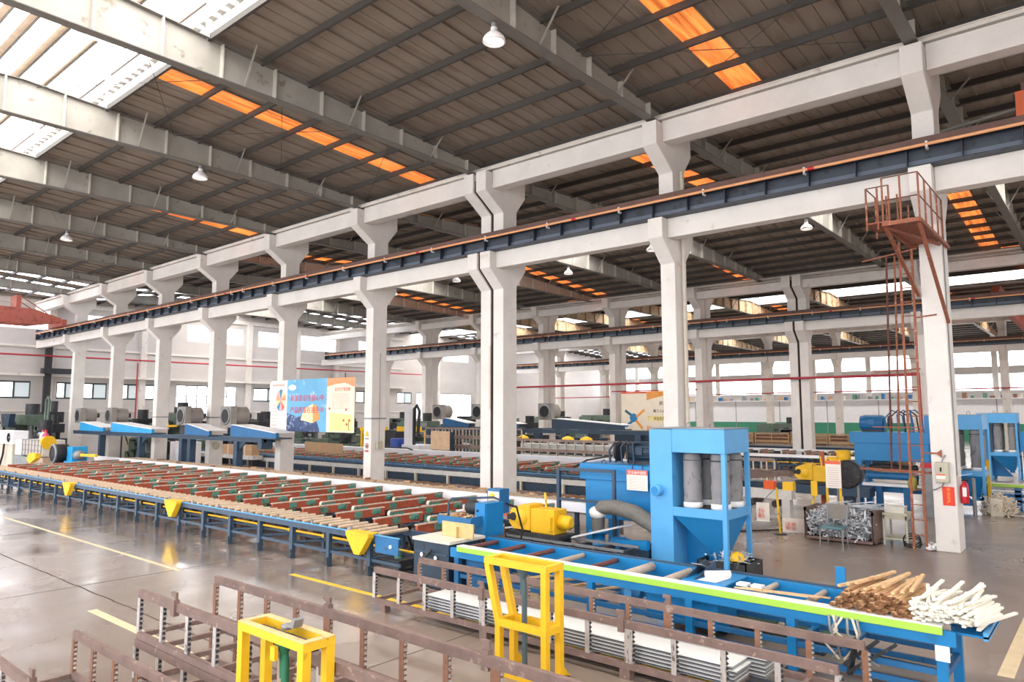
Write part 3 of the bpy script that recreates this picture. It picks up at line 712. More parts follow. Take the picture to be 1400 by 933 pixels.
# white trough along the far side of the table, and the roller row beyond
t_ = thing('white_trough', 'long white coated trough behind the near cooling table', 'trough', (-21, 13.1, 0))
B(-36, -8.7, 12.93, 13.0, .63, .82).build('side_plate', white_b, t_)
B(-36, -8.7, 13.0, 13.1, .79, .82).build('top_plate', white_b, t_)
x = -35.6
for i in range(13): B(x + i * 2.2, x + i * 2.2 + .08, 13.01, 13.09, 0, .79).build('leg', blue_dk, t_)
t_ = thing('roller_row', 'row of worn wood-coloured rollers between white trough and columns', 'roller conveyor', (-21, 14.9, 0))
for y in (14.0, 15.3): B(-37, -8.9, y - .03, y + .03, .42, .56).build('side_rail', rust, t_)
rl = M().cyl((-36.9, 14.05, .57), (-36.9, 15.25, .57), .05, n=8).build('roller', roller_w, t_)
for i in range(1, 92): part_copy(rl, (i * .3, 0, 0))
for i in range(10): M().box(-36.5 + i * 3, -36.4 + i * 3, 14, 14.1, 0, .45).box(-36.5 + i * 3, -36.4 + i * 3, 15.27, 15.37, 0, .45).build('trestle', blue_dk, t_)
rnd = random.Random(5)
for i in range(25):
    x = -34 + i * 1.0 + rnd.uniform(-.2, .2); y = rnd.uniform(14.2, 15.1)
    tag(M().bar((x, y, .645), (x + rnd.uniform(.1, .3), y + rnd.uniform(-.25, .25), .65), .07, .05).build('timber_block', wood if i % 3 else rust_o),
        'timber offcut lying on the worn roller row behind the white trough', 'wood block', 'timber offcuts on the roller row')

# ================================================================ SAW MACHINE
t_ = thing('cutting_saw', 'blue cut-off saw with grey cabinet and tan guard at the table end', 'machine', (-8.3, 8.5, 0))
B(-8.83, -8.03, 8.0, 8.72, .03, .73).build('cabinet', blue_dk, t_, bevel=.01)
B(-8.85, -8.0, 7.98, 8.8, .73, .775).build('worktop', cream, t_)
M().box(-8.8, -8.06, 7.985, 8.0, .55, .57).build('seam', blue_d, t_)
for x, z in ((-8.3, .5), (-8.62, .52)): M().cyl((x, 7.97, z), (x, 8.0, z), .035, n=12).build('knob', steel, t_)
M().bar((-8.5, 7.93, .5), (-8.35, 7.93, .62), .05, .03).build('latch', dark, t_)
B(-8.55, -7.86, 8.36, 8.385, .78, 1.01).build('guard_plate', mat('scratched_tan_acrylic', '#CDB27A', .35, var=.15, scale=5), t_)
B(-8.2, -8.17, 8.30, 8.36, .78, .95).build('guard_rib', mat('scratched_tan_acrylic', '#CDB27A'), t_)
M().box(-9.15, -8.35, 8.85, 9.35, .86, .9).box(-9.15, -8.35, 8.83, 8.86, .86, 1.0).box(-8.38, -8.34, 8.85, 9.3, .86, 1.02).build('chip_tray', blue_m, t_)
rnd = random.Random(3)
k = M()
for i in range(60):
    p = Vector((rnd.uniform(-9.1, -8.4), rnd.uniform(8.88, 9.3), rnd.uniform(.91, 1.02))); k.bar(p, p + Vector((rnd.uniform(-.1, .1), rnd.uniform(-.1, .1), rnd.uniform(-.03, .03))), .02, .012)
k.build('metal_chips', wood, t_, kind='stuff')
B(-8.52, -8.28, 9.1, 9.58, .66, 1.23).build('motor_cover', blue, t_, bevel=.012)
B(-8.28, -8.27, 9.13, 9.55, .7, 1.2).build('cover_door', blue, t_)
M().cyl((-8.45, 9.08, 1.1), (-8.45, 9.1, 1.1), .02, n=8).build('door_lock', black, t_)
M().box(-8.68, -8.38, 9.6, 9.85, 1.0, 1.42).build('control_box', blue_m, t_)
M().box(-8.66, -8.4, 9.595, 9.6, 1.2, 1.38).build('control_face', cream, t_)
M().cyl((-8.55, 9.58, 1.3), (-8.55, 9.6, 1.3), .05, n=12).build('yellow_sticker', yellow, t_)
M().tube([(-9.0, 8.95, .9), (-9.0, 8.95, 1.22), (-8.97, 9.0, 1.28), (-8.4, 9.45, 1.3), (-8.3, 9.5, 1.26), (-8.3, 9.55, 1.15)], .018, 8).build('guard_hoop', blue_d, t_)
M().tube([(-8.45, 9.7, 1.2), (-8.25, 9.9, 1.1), (-8.15, 9.95, .7), (-8.2, 9.9, .4)], .018, 8).build('cable', black, t_)
M().lathe([(.09, -.12), (.12, -.08), (.12, .08), (.09, .12)], (-8.75, 9.3, 1.12), 14, 'x').build('saw_motor', dark, t_)

# ================================================================ RUN-OUT CONVEYOR
t_ = thing('run_out_conveyor', 'blue roller conveyor with lime green edge strip running to the right', 'conveyor', (-4.6, 8.4, 0))
B(-8.02, -1.35, 8.83, 8.9, .56, .74).build('rear_rail', blue, t_)
B(-8.02, -1.35, 8.90, 8.95, .66, .76).build('rear_angle', blue_d, t_)
B(-8.0, -1.3, 8.0, 8.05, .56, .70).build('front_rail', blue, t_)
B(-7.83, -1.4, 7.965, 7.995, .66, .735).build('green_edge_strip', lime, t_, bevel=.004)
B(-7.83, -1.4, 7.965, 8.10, .735, .748).build('white_wear_strip', alu_w, t_)
for i in range(12):
    x = -7.75 + i * .56; big = i in (5, 6); r_ = .06 if big else .036
    m_ = roller_r if i in (0, 1, 2, 4) else roller_g
    ro = M().lathe([(r_ * .6, 0), (r_, .02), (r_, .69), (r_ * .6, .71)], (x, 8.11, .70 if not big else .69), 14, 'y').build('roller', m_, t_)
    M().cyl((x, 8.05, .69), (x, 8.86, .69), .014, n=6).build('axle', steel_d, ro)
lx = [-7.86, -6.85, -5.42, -4.02, -2.83, -1.42]
for x in lx:
    for y in (8.03, 8.84): B(x - .045, x + .045, y - .04, y + .04, 0, .56).build('leg', blue if x > -6 else blue_m, t_)
    B(x - .03, x + .03, 8.05, 8.83, .24, .30).build('cross_bar', blue_m, t_)
for y in (8.03, 8.84):
    for z in (.12, .27): B(-5.4 if z < .2 else -7.8, -1.45, y - .02, y + .02, z, z + .055).build('stringer', blue_m, t_)
    for x in (-4.02, -2.83): B(x - .1, x + .1, y - .09, y + .09, 0.001, .015).build('foot_plate', dark, t_)
B(-1.34, -1.05, 8.1, 8.9, .66, .68).build('end_tray', blue, t_)
M().box(-1.09, -1.05, 8.1, 8.9, .64, .72).box(-1.34, -1.05, 8.9, 8.95, .62, .76).build('tray_edge', blue_l, t_)
B(-2.62, -2.52, 8.93, 8.98, .3, .98).build('upright_stop', blue, t_)
B(-2.33, -2.28, 8.0, 8.9, .3, .34).build('drop_bar', blue_m, t_)
# motor hung below
M().lathe([(.05, -.14), (.09, -.12), (.09, .12), (.06, .15)], (-5.0, 8.35, .42), 14, 'x').build('drive_motor', blue_m, t_)
M().cyl((-5.0, 8.24, .44), (-5.0, 8.262, .44), .06, n=14).build('motor_fan_cover', blue_l, t_)
B(-4.7, -3.75, 8.2, 8.75, .2, .55).build('drive_box', blue, t_)
B(-7.75, -7.4, 8.1, 8.75, .1, .55).build('side_box', blue_m, t_)
M().tube([(-6.2, 8.7, .2), (-4, 8.72, .16), (-1.6, 8.7, .12)], .012, 6).build('black_rod', black, t_)
# small label on the last leg
B(-1.47, -1.35, 7.975, 7.99, .42, .56).build('white_label', white_m, t_)
# clip tray on the conveyor
t_ = thing('document_tray', 'blue folded steel tray on the conveyor holding a paper roll', 'tray', (-3.85, 8.4, .76))
M().box(-4.15, -3.6, 8.1, 8.75, .75, .765).build('tray_floor', blue, t_)
for x in (-4.15, -4.02): M().prism([(8.15, .765), (8.75, .765), (8.75, .9)], 'x', x, x + .012).build('side_gusset', blue_d, t_)
M().bar((-4.1, 8.75, .77), (-4.1, 8.4, .9), .14, .01).build('sloped_back', steel_d, t_)
t2_ = thing('paper_roll', 'white paper roll lying on the blue tray', 'paper', (-3.85, 8.4, .77))
M().cyl((-3.95, 8.32, .81), (-3.72, 8.52, .81), .042, n=16).build('roll', white_m, t2_)
M().add([(-3.98, 8.15, .768), (-3.74, 8.15, .768), (-3.70, 8.5, .771), (-3.95, 8.32, .771), (-3.98, 8.15, .770), (-3.74, 8.15, .770), (-3.70, 8.5, .773), (-3.95, 8.32, .773)], [(3, 2, 1, 0), (4, 5, 6, 7), (0, 1, 5, 4), (1, 2, 6, 5), (2, 3, 7, 6), (3, 0, 4, 7)]).build('loose_sheet', white_m, t2_)
# loose wooden strips, wood pile, white strips
rnd = random.Random(21)
for i in range(3):
    tag(M().bar((-3.5 + i * .06, 8.12 + i * .03, .76), (-2.7 + i * .1, 8.2 + i * .05, .765), .035, .012).build('timber_strip', wood), 'long thin timber strip on the green edge of the conveyor', 'wood strip', 'loose timber strips on the conveyor')
for i in range(2): tag(B(-3.55 + i * .17, -3.42 + i * .17, 8.28, 8.4, .745, .775).build('foam_block', white_m), 'small white foam block between the conveyor rollers', 'block', 'white blocks on the conveyor')
cnt = 0
for lay in range(7):
    la = rnd.uniform(.06, .2)
    for i in range(19 - lay):
        if cnt >= 120: break
        x = -2.42 + .041 * i + lay * .025; z = .762 + lay * .0265; an = la + rnd.uniform(-.012, .012)
        L = rnd.uniform(.78, 1.0); y_ = 8.04 + rnd.uniform(-.06, .1)
        p = Vector((x, y_, z)); q = Vector((x + L * math.sin(an), y_ + L * math.cos(an), z))
        wm = wood if cnt % 4 else mat('reddish_timber', '#C0906A', .8, var=.15, scale=8)
        s_ = M().bar(p, q, .036, .024).build('timber_stick', wm)
        tag(s_, 'pale timber stick in the brown heap on the conveyor end', 'stick', 'timber sticks heaped on the conveyor')
        d = (p - q).normalized(); M().bar(p + d * .0005, p + d * .008, .036, .024).build('dark_end', wood_d, s_)
        cnt += 1
for i in range(9):   # loose ones lying askew on top
    x = -2.35 + i * .085; an = .35 - .05 * i; p = Vector((x, 8.1, .955 + .026 * (i % 3))); q = p + Vector((.8 * math.sin(an), .8 * math.cos(an), .015))
    tag(M().bar(p, q, .036, .024).build('timber_stick', wood), 'pale timber stick lying askew on top of the brown heap', 'stick', 'loose sticks on top of the brown heap')
cnt = 0
plastic = mat('white_plastic_strip', '#F6F1E4', .4, var=.05, scale=6)
for lay in range(7):
    la = rnd.uniform(.05, .3)
    for i in range(14):
        if cnt >= 96: break
        x = -1.64 + .041 * i - lay * .006; z = .762 + lay * .0235; an = la + rnd.uniform(-.012, .012); L = rnd.uniform(.5, .8); y_ = 8.0 + rnd.uniform(-.05, .14)
        tilt = .12 if (lay > 5 and i % 4 == 1) else 0
        p = Vector((x, y_, z)); q = Vector((x + L * math.sin(an), y_ + L * math.cos(an), z + tilt))
        tag(M().bar(p, q, .034, .02).build('plastic_strip', plastic), 'white plastic strip in the white heap at the conveyor end', 'strip', 'white plastic strips heaped on the conveyor'); cnt += 1
for i in range(12):
    x = -1.66 + i * .045; an = rnd.uniform(-.25, .5); p = Vector((x, 8.05 + rnd.uniform(0, .1), .93 + .02 * (i % 3))); q = p + Vector((.6 * math.sin(an), .6 * math.cos(an), rnd.uniform(-.02, .06)))
    tag(M().bar(p, q, .034, .02).build('plastic_strip', plastic), 'white plastic strip lying askew on top of the white heap', 'strip', 'loose strips on top of the white heap')
# drooping straps and timber under the conveyor
t_ = thing('strap_bundle', 'tangle of pale packing straps hanging below the conveyor', 'straps', (-2.3, 8.0, .6))
for i in range(7):
    x = -2.42 + i * .045; M().tube([(x, 7.95, .68), (x + rnd.uniform(-.08, .08), 7.9, .55), (x + rnd.uniform(-.1, .15), 7.95, .4), (x + rnd.uniform(-.05, .2), 7.98, .25)], .014, 5).build('strap', belt_w if i % 2 else steel_d, t_)
for i, (a, b_) in enumerate((((-2.3, 8.0, .2), (-1.95, 7.9, .52)), ((-2.25, 7.98, .12), (-2.15, 7.9, .5)), ((-2.25, 7.95, .15), (-1.8, 7.95, .5)))):
    tag(M().bar(a, b_, .05, .03).build('scrap_board', dark), 'dark splintered slat wedged below the strap tangle', 'slat', 'dark slats under the conveyor')
for i in range(12):
    x = -6.9 + i * .12; tag(M().bar((x, 8.1 + rnd.uniform(0, .1), .33 + (i % 3) * .03), (x + rnd.uniform(.2, .45), 8.75, .36 + (i % 3) * .03), .035, .02).build('timber_stick', wood), 'timber stick lying on the cross bars below the conveyor', 'stick', 'timber sticks below the conveyor')
for i, (x, y, s_) in enumerate(((-3.75, 9.35, .36), (-3.05, 9.3, .34))):
    k = M().ball((x, y, .27), s_, s_ * .8, .30, 14, 9, .07, rnd); o = k.build('sack', green_bag); tag(o, 'pale green plastic sack under the conveyor, %s one' % ('left' if i == 0 else 'right'), 'sack', 'green sacks under the conveyor')
for i in range(8):
    tag(B(-4.75, -4.15, 9.0, 9.55, .02 + i * .045, .055 + i * .045).build('brown_mat', mat('red_brown_mat', '#6A3428', .85, var=.15)), 'red brown mat in the flat stack below the conveyor', 'mat', 'stacked brown mats')

# ================================================================ RACKS IN THE FOREGROUND
def rack(name_lab, x0, x1, y0, y1, z0, z1, hooks=(), ends=True, group='long rusty profile racks'):
    t_ = thing('profile_rack', name_lab, 'rack', ((x0 + x1) / 2, (y0 + y1) / 2, z0), group=group)
    n_ = 12; st_ = (x1 - x0) / n_
    for y, sg in ((y0, 1), (y1, -1)):
        B(x0, x1, y - .024, y + .024, z1 - .08, z1).build('top_rail', rust, t_)
        B(x0, x1, y - .024, y + .024, z0, z0 + .065).build('bottom_rail', rust, t_)
        for i in range(n_ + 1):
            x = x0 + i * st_; w_ = .095 if i % 4 == 0 and 0 < i < n_ else .055
            po = B(x - w_ / 2, x + w_ / 2, y - .019, y + .019, z0 + .065, z1 - .08).build('post', galv if (sg > 0) else rust_o, t_)
            te = M(); q = z0 + .09
            while q < z1 - .11:
                te.prism([(x + w_ / 2, q), (x + w_ / 2 + .022, q + .012), (x + w_ / 2, q + .03)], 'y', y - .012, y + .012); q += .046
            te.build('tooth_strip', dark if sg > 0 else galv, po)
    for i in range(0, n_ + 1, 1):
        x = x0 + i * st_; B(x - .022, x + .022, y0, y1, z0 + .005, z0 + .05).build('cross_bar', rust, t_)
    for x, y in hooks:
        M().box(x - .035, x + .035, y - .028, y + .028, z1 - .12, z1 + .03).prism([(x - .035, z1 + .03), (x + .035, z1 + .03), (x + .035, z1 + .1), (x - .06, z1 + .1), (x - .06, z1 + .06), (x - .015, z1 + .06)], 'y', y - .012, y + .012).build('lifting_hook', rust, t_)
    return t_
RC = rack('rusty rack holding the white slabs below the green-edged conveyor', -8.2, -1.98, 6.7, 7.55, .1, .59, hooks=((-6.13, 6.68), (-4.13, 6.68), (-6.17, 7.57), (-4.06, 7.57)))
for i, x in enumerate((-8.0, -6.1, -4.1, -2.2)):
    for y in (6.72, 7.53): tag(B(x - .06, x + .06, y - .05, y + .05, 0, .1).build('skid_block', rust), 'small skid block under the slab rack', 'block', 'skid blocks under the slab rack')
rack('empty rusty rack on the floor, lower one of the stacked pair', -7.85, -1.6, 3.32, 4.13, .005, .46)
rack('empty rusty rack on top of the stacked pair at centre bottom', -7.8, -1.55, 3.32, 4.13, .465, .95, hooks=((-7.0, 3.3), (-5.75, 4.15), (-3.75, 4.15), (-4.6, 3.3)))
rack('empty rusty rack nearest the camera at the bottom left corner', -8.5, -2.3, 2.2, 2.97, .01, .49, hooks=((-7.2, 2.2),))
# slab stacks inside rack C
slab_m = alu_w
for j, (ya, yb, x0, x1, nl_) in enumerate(((6.8, 7.16, -7.22, -2.95, 5), (7.19, 7.46, -7.1, -2.82, 5))):
    for i in range(nl_):
        z = .155 + i * .037; dx = rnd.uniform(-.03, .03)
        o = thing('profile_slab', 'flat aluminium profile in the %s stack of the rack, number %d layer from the bottom' % ('front' if j == 0 else 'back', i + 1), 'slab', ((x0 + x1) / 2, (ya + yb) / 2, z), group='white-topped aluminium profiles in the rack')
        M().box(x0 + dx, x1 + dx, ya, yb, z, z + .01).box(x0 + dx, x1 + dx, ya + .03, yb - .03, z + .01, z + .024).build('profile', mat('shaded_aluminium', '#8F9298', .4, metal=.3, var=.15, scale=4), o)  # body coloured darker to draw the grey shading between the layers
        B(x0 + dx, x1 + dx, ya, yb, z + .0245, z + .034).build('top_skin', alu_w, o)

# yellow stands
def stand(x0, x1, y0, y1, h, label, mtop, pole_m, slant=0.):
    t_ = thing('yellow_stand', label, 'stand', ((x0 + x1) / 2, (y0 + y1) / 2, 0))
    r_ = .035
    for (xa, ya) in ((x0 + r_, y0 + r_ ), (x1 - r_, y0 + r_), (x1 - r_, y1 - r_), (x0 + r_, y1 - r_)):
        lf = xa < (x0 + x1) / 2
        M().bar((xa + (slant if lf else 0), ya, 0.03), (xa + (slant if lf else 0), ya, h * .45), .068, .068).bar((xa + (slant if lf else 0), ya, h * .44), (xa, ya, h - .068), .068, .068).build('leg', yellow, t_)
    def ring(z, w_, nm, m_, sl=0):
        M().box(x0 + sl, x1, y0, y0 + .06, z, z + w_).box(x0 + sl, x1, y1 - .06, y1, z, z + w_).box(x0 + sl, x0 + sl + .06, y0 + .06, y1 - .06, z, z + w_).box(x1 - .06, x1, y0 + .06, y1 - .06, z, z + w_).build(nm, m_, t_)
    ring(h - .067, .06, 'top_frame', yellow_worn); ring(h - .006, .006, 'worn_top_face', mtop)
    ring(h * .42, .07, 'middle_frame', yellow, slant)
    M().box(x0 + slant - .02, x1 + .02, y0 - .005, y0 + .06, 0, .05).box(x0 + slant - .02, x1 + .02, y1 - .06, y1, 0, .05).box(x1 - .06, x1, y0 + .06, y1 - .06, 0, .05).box(x0 + slant, x0 + slant + .06, y0 + .06, y1 - .06, 0, .05).build('base_frame', yellow, t_)
    for xx in (x0 + slant + .05, x1 - .05):
        M().prism([(y1, .05), (y1 + .16, 0), (y1, .17)], 'x', xx - .012, xx + .012).build('gusset', yellow, t_)
    xm = (x0 + x1) / 2; ym = (y0 + y1) / 2
    M().tube([(xm + .02, ym, .06), (xm + .02, ym, h * .78), (xm - .02, ym, h - .08)], .03, 10).build('jack_post', pole_m, t_)
    M().lathe([(.03, -.3), (.035, -.12), (.07, -.05), (.07, 0)], (xm, ym, h - .06), 12).build('jack_head', pole_m, t_)
    M().box(x0 + .08, x1 - .06, ym - .04, ym + .04, h - .1, h - .05).build('cross_channel', dark, t_)
    M().lathe([(.0, 0), (.05, 0), (.055, .02), (.04, .05), (0, .05)], (xm, ym, .0), 12).build('jack_foot', dark, t_)
    return t_
Y1 = stand(-5.33, -4.45, 3.01, 3.28, 1.15, 'yellow steel stand with green jack post, in front at the bottom left', yellow_top, green_dk)
M().lathe([(0, 0), (.045, 0), (.045, .03), (.03, .035), (0, .035)], (-4.85, 3.14, 1.15), 14).prism([(-4.82, 1.18), (-4.72, 1.18), (-4.70, 1.24), (-4.73, 1.25), (-4.76, 1.2), (-4.82, 1.2)], 'y', 3.1, 3.18).build('clamp', steel_d, Y1)
M().box(-4.93, -4.87, 3.05, 3.08, .93, 1.03).build('yellow_tag', yellow, Y1)
Y2 = stand(-5.4, -4.55, 5.92, 6.23, 1.19, 'yellow steel stand with grey jack post, at centre before the slab rack', yellow_worn, mat('blue_grey_paint', '#4C5F66', .5, var=.15), slant=.16)
# ================================================================ FILTER TOWERS, TANKS, PULLERS
def filter_tower(x0, y0, label, x1=None, y1=None, h=2.5, bl=blue_l, bd=blue, dup=False):
    """dust filter: panel at left, four cloth bags behind an opening, hopper below"""
    x1 = x1 or x0 + 1.41; y1 = y1 or y0 + 1.03; xp = x0 + .44
    t_ = thing('dust_filter', label, 'filter tower', ((x0 + x1) / 2, (y0 + y1) / 2, 0))
    B(x0, xp, y0, y1, 0, h - .02).build('duct_casing', bl, t_, bevel=.01)
    M().lathe([(.0, -.14), (.09, -.14), (.1, -.13), (.1, 0)], (x0 + .17, y0, 1.42), 16, 'y').build('inspection_cap', bl, t_)
    M().cyl((x0 + .17, y0 - .145, 1.42), (x0 + .17, y0 - .14, 1.42), .07, n=16).build('cap_plate', bd, t_)
    B(xp + .001, x1, y0, y1, h - .42, h - .01).build('top_box', bl, t_, bevel=.008)
    B(x0 - .01, x1 + .01, y0 - .01, y1 + .01, h - .008, h + .008).build('roof_lip', steel_d, t_)
    for (x, y) in ((x1 - .035, y0 + .035), (x1 - .035, y1 - .035), (xp + .03, y1 - .035)):
        B(x - .037, x + .037, y - .037, y + .037, 0, h - .421).build('corner_post', bl, t_)
    M().box(xp, x1 - .073, y0 + .003, y0 + .05, 1.0, 1.15).box(x1 - .05, x1 - .003, y0 + .073, y1 - .073, 1.0, 1.15).box(xp, x1 - .073, y1 - .05, y1 - .003, 1.0, 1.15).build('middle_frame', bl, t_)
    B(xp, x1 - .05, y0 + .05, y1 - .05, 1.12, 1.14).build('bag_floor', dark, t_)
    a = [(xp, y0 + .02, 1.0), (x1 - .04, y0 + .02, 1.0), (x1 - .04, y1 - .02, 1.0), (xp, y1 - .02, 1.0)]
    cx, cy = x1 - .30, y0 + .42
    b_ = [(cx - .12, cy - .12, .40), (cx + .12, cy - .12, .40), (cx + .12, cy + .12, .40), (cx - .12, cy + .12, .40)]
    M().add(a + b_, [(0, 4, 5, 1), (1, 5, 6, 2), (2, 6, 7, 3), (3, 7, 4, 0), (4, 7, 6, 5), (0, 1, 2, 3)]).build('hopper', bd, t_)
    M().prism([(xp - .01, 1.0), (xp + .04, 1.0), (xp + .7, .12), (xp - .01, .12)], 'y', y0 + .5, y0 + .52).build('side_plate', bd, t_)
    M().cyl((cx, cy, .3), (cx, cy, .41), .09, n=12).build('outlet', bd, t_)
    for i, (bx, by) in enumerate(((xp + .26, y0 + .25), (x1 - .2, y0 + .25), (xp + .28, y1 - .26), (x1 - .2, y1 - .26))):
        rr = []; k = M(); rnd_ = random.Random(i); pts = []; rad = []
        for q in range(15):
            z = 1.17 + (h - .42 - 1.17) * q / 14; pts.append((bx + rnd_.uniform(-.006, .006), by + rnd_.uniform(-.006, .006), z))
            rad.append(.155 + (.005 * math.sin(q * 1.3 + i)) - (.03 if q in (0, 14) else 0) + rnd_.uniform(-.007, .007))
        k.tube(pts, .15, 16, rad); bg_ = k.build('filter_bag', grey_bag, t_)
        M().lathe([(.15, 0), (.168, .01), (.165, .09), (.15, .1)], (bx, by, 1.14), 16).build('white_cuff', white_m, bg_)
        M().lathe([(.158, -.14), (.166, -.13), (.158, -.12)], (bx, by, h - .42), 16).build('strap_band', dark, bg_)
    for x in (xp + .18, x1 - .35):
        M().tube([(x - .04, y0 + .3, h), (x - .04, y0 + .3, h + .06), (x, y0 + .3, h + .1), (x + .04, y0 + .3, h + .06), (x + .04, y0 + .3, h)], .009, 6).build('lifting_eye', steel_d, t_)
    return t_
filter_tower(-6.42, 11.4, 'tall light blue dust filter with four grey cloth bags in the right middle')
t_ = thing('helmet', 'yellow safety helmet on the floor heap under the blue hopper', 'helmet', (-5.02, 11.8, .3))
tag(t_, 'yellow safety helmet lying under the blue hopper', 'helmet'); M().lathe([(.13, 0), (.12, .04), (.08, .1), (0, .13)], (-5.0, 11.75, .33), 14).build('shell', yellow, t_); M().box(-5.14, -4.86, 11.58, 11.7, .325, .335).build('brim', yellow, t_)
t_ = thing('scrap_box', 'steel bin of offcuts under the blue hopper', 'bin', (-5.2, 11.8, 0))
M().box(-5.6, -4.75, 11.5, 12.2, 0, .02).box(-5.6, -4.75, 11.5, 11.52, 0, .3).box(-5.6, -4.75, 12.18, 12.2, 0, .3).box(-5.6, -5.58, 11.5, 12.2, 0, .3).box(-4.77, -4.75, 11.5, 12.2, 0, .3).build('bin_body', dark, t_)
k = M()
for i in range(70):
    p = Vector((rnd.uniform(-5.5, -4.85), rnd.uniform(11.55, 12.1), rnd.uniform(.22, .4))); k.bar(p, p + Vector((rnd.uniform(-.2, .2), rnd.uniform(-.15, .15), rnd.uniform(-.05, .12))), .03, .01)
k.build('offcuts', alu, t_, kind='stuff')

def tank(x0, x1, y0, y1, zb, zt, label, legs=True):
    t_ = thing('hydraulic_tank', label, 'tank', ((x0 + x1) / 2, (y0 + y1) / 2, 0))
    B(x0, x1, y0, y1, zb, zt).build('tank_body', blue, t_, bevel=.01)
    B(x0 - .12, x1 + .04, y0 - .03, y1 + .01, zt - .3, zt + .02).build('tank_top', blue, t_, bevel=.008)
    for x in (x0 + .09, x1 - .09):
        for y in (y0 + .08, y1 - .08): B(x - .09, x + .09, y - .07, y + .07, 0, zb).build('leg', blue, t_)
    M().tube([(x0 + .28, (y0 + y1) / 2 - .3, zt), (x0 + .28, (y0 + y1) / 2 - .3, zt + .06), (x0 + .33, (y0 + y1) / 2 - .3, zt + .09), (x0 + .38, (y0 + y1) / 2 - .3, zt + .06), (x0 + .38, (y0 + y1) / 2 - .3, zt)], .01, 6).build('lifting_eye', dark, t_)
    return t_
tk = tank(-8.45, -6.45, 12.35, 13.35, .66, 1.72, 'bright blue hydraulic tank with a hanging notice, left of the light blue filter')
def motor(c, L, r, m_, name, label, ax='x', base=True, cat='motor'):
    t_ = thing(name, label, cat, (c[0], c[1], c[2] - r - .04)); cx, cy, cz = c
    M().lathe([(r * .5, -L / 2 - .08), (r * .95, -L / 2 - .06), (r, -L / 2), (r, L / 2), (r * .8, L / 2 + .04), (r * .3, L / 2 + .05)], c, 18, ax).build('motor_body', m_, t_)
    k = M()
    for i in range(14):
        a = 2 * math.pi * i / 14; u, v = math.cos(a) * r * 1.06, math.sin(a) * r * 1.06
        p = (cx - L / 2 + .03, cy + u, cz + v) if ax == 'x' else (cx + u, cy - L / 2 + .03, cz + v); q = (cx + L / 2 - .03, cy + u, cz + v) if ax == 'x' else (cx + u, cy + L / 2 - .03, cz + v)
        k.bar(p, q, .012, .012)
    k.build('cooling_fins', m_, t_, kind='stuff')
    M().box(cx - .08, cx + .08, cy - r * 1.15, cy - r * .8, cz - .05, cz + .1).build('terminal_box', m_, t_)
    M().box(cx - L / 2, cx + L / 2, cy - r * .8, cy + r * .8, cz - r - .04, cz - r + .02).build('foot', dark, t_)
    return t_
motor((-7.35, 12.85, 1.98), .5, .2, blue_dk, 'pump_motor', 'dark blue pump motor on the tank left of the filter')
t_ = thing('pump_hoses', 'black hydraulic hoses looping above the near blue tank', 'hoses', (-7.7, 12.8, 1.74))
for i in range(5):
    x = -8.0 + i * .14; M().tube([(x, 12.6, 1.76), (x - .02, 12.6, 2.0 + .04 * i), (x + .08, 12.65, 2.16 + .02 * (i % 3)), (x + .22, 12.75, 2.12), (x + .3, 12.8, 1.9), (x + .28, 12.85, 1.76)], .022, 8).build('hose', black if i % 2 else blue_dk, t_)
M().lathe([(.12, -.02), (.2, -.02), (.2, .02), (.12, .02)], (-7.85, 12.7, 1.98), 20, 'x').build('coupling_ring', dark, t_)
M().tube([(-9.0, 12.7, 1.6), (-8.6, 12.65, 1.78), (-8.25, 12.6, 1.84), (-7.95, 12.6, 1.9)], .02, 6).build('suction_hose', black, t_)
# notice hanging on the tank
t_ = thing('tank_notice', 'small notice with red heading hung on the near blue tank', 'sign', (-7.2, 12.28, 1.27))
B(-7.42, -6.96, 12.27, 12.285, 1.27, 1.66).build('sheet', mat('off_white_print', '#F3E9DF', .6, var=.02), t_)
B(-7.42, -6.96, 12.264, 12.2705, 1.57, 1.66).build('red_heading', mat('orange_red_print', '#E5694A', .6), t_)
k = M()
for i in range(7): k.box(-7.37, -7.01, 12.266, 12.2705, 1.30 + i * .036, 1.307 + i * .036)
k.build('text_lines', mat('faint_print', '#CDB7AC', .7), t_)
for x in (-7.3, -7.08): M().tube([(x, 12.28, 1.64), (x - .01, 12.3, 1.7), (x, 12.31, 1.76)], .006, 5).build('wire', black, t_)
text('heading_text', '安全操作规程', .07, white_m, t_, (-7.39, 12.263, 1.585), (1, 0, 0), (0, 0, 1), width=.4)
# guard rail frame in front
t_ = thing('guard_frame', 'dark blue tubular guard frame standing before the near tank', 'frame', (-7.95, 12.0, 0))
M().bar((-8.87, 12, 0), (-8.87, 12, 1.62), .07, .07).build('upright', blue_d, t_); M().bar((-7.54, 12, 0), (-7.54, 12, 1.62), .06, .06).build('upright', blue_d, t_)
M().bar((-8.9, 12, 1.62), (-7.51, 12, 1.63), .05, .06).build('top_bar', blue_d, t_); M().bar((-8.9, 12, 1.02), (-7.54, 12, 1.02), .05, .05).build('middle_bar', blue_d, t_)
for i, (x, z) in enumerate(((-9.35, .55), (-7.6, .47))):
    tag(M().bar((x - .35, 10.9, .45), (x + .45, 11.95, .55 + .12 * i), .045, .025).build('white_batten', white_m), 'white batten leaning against the blue guard frame, %s one' % ('left' if i == 0 else 'right'), 'batten')
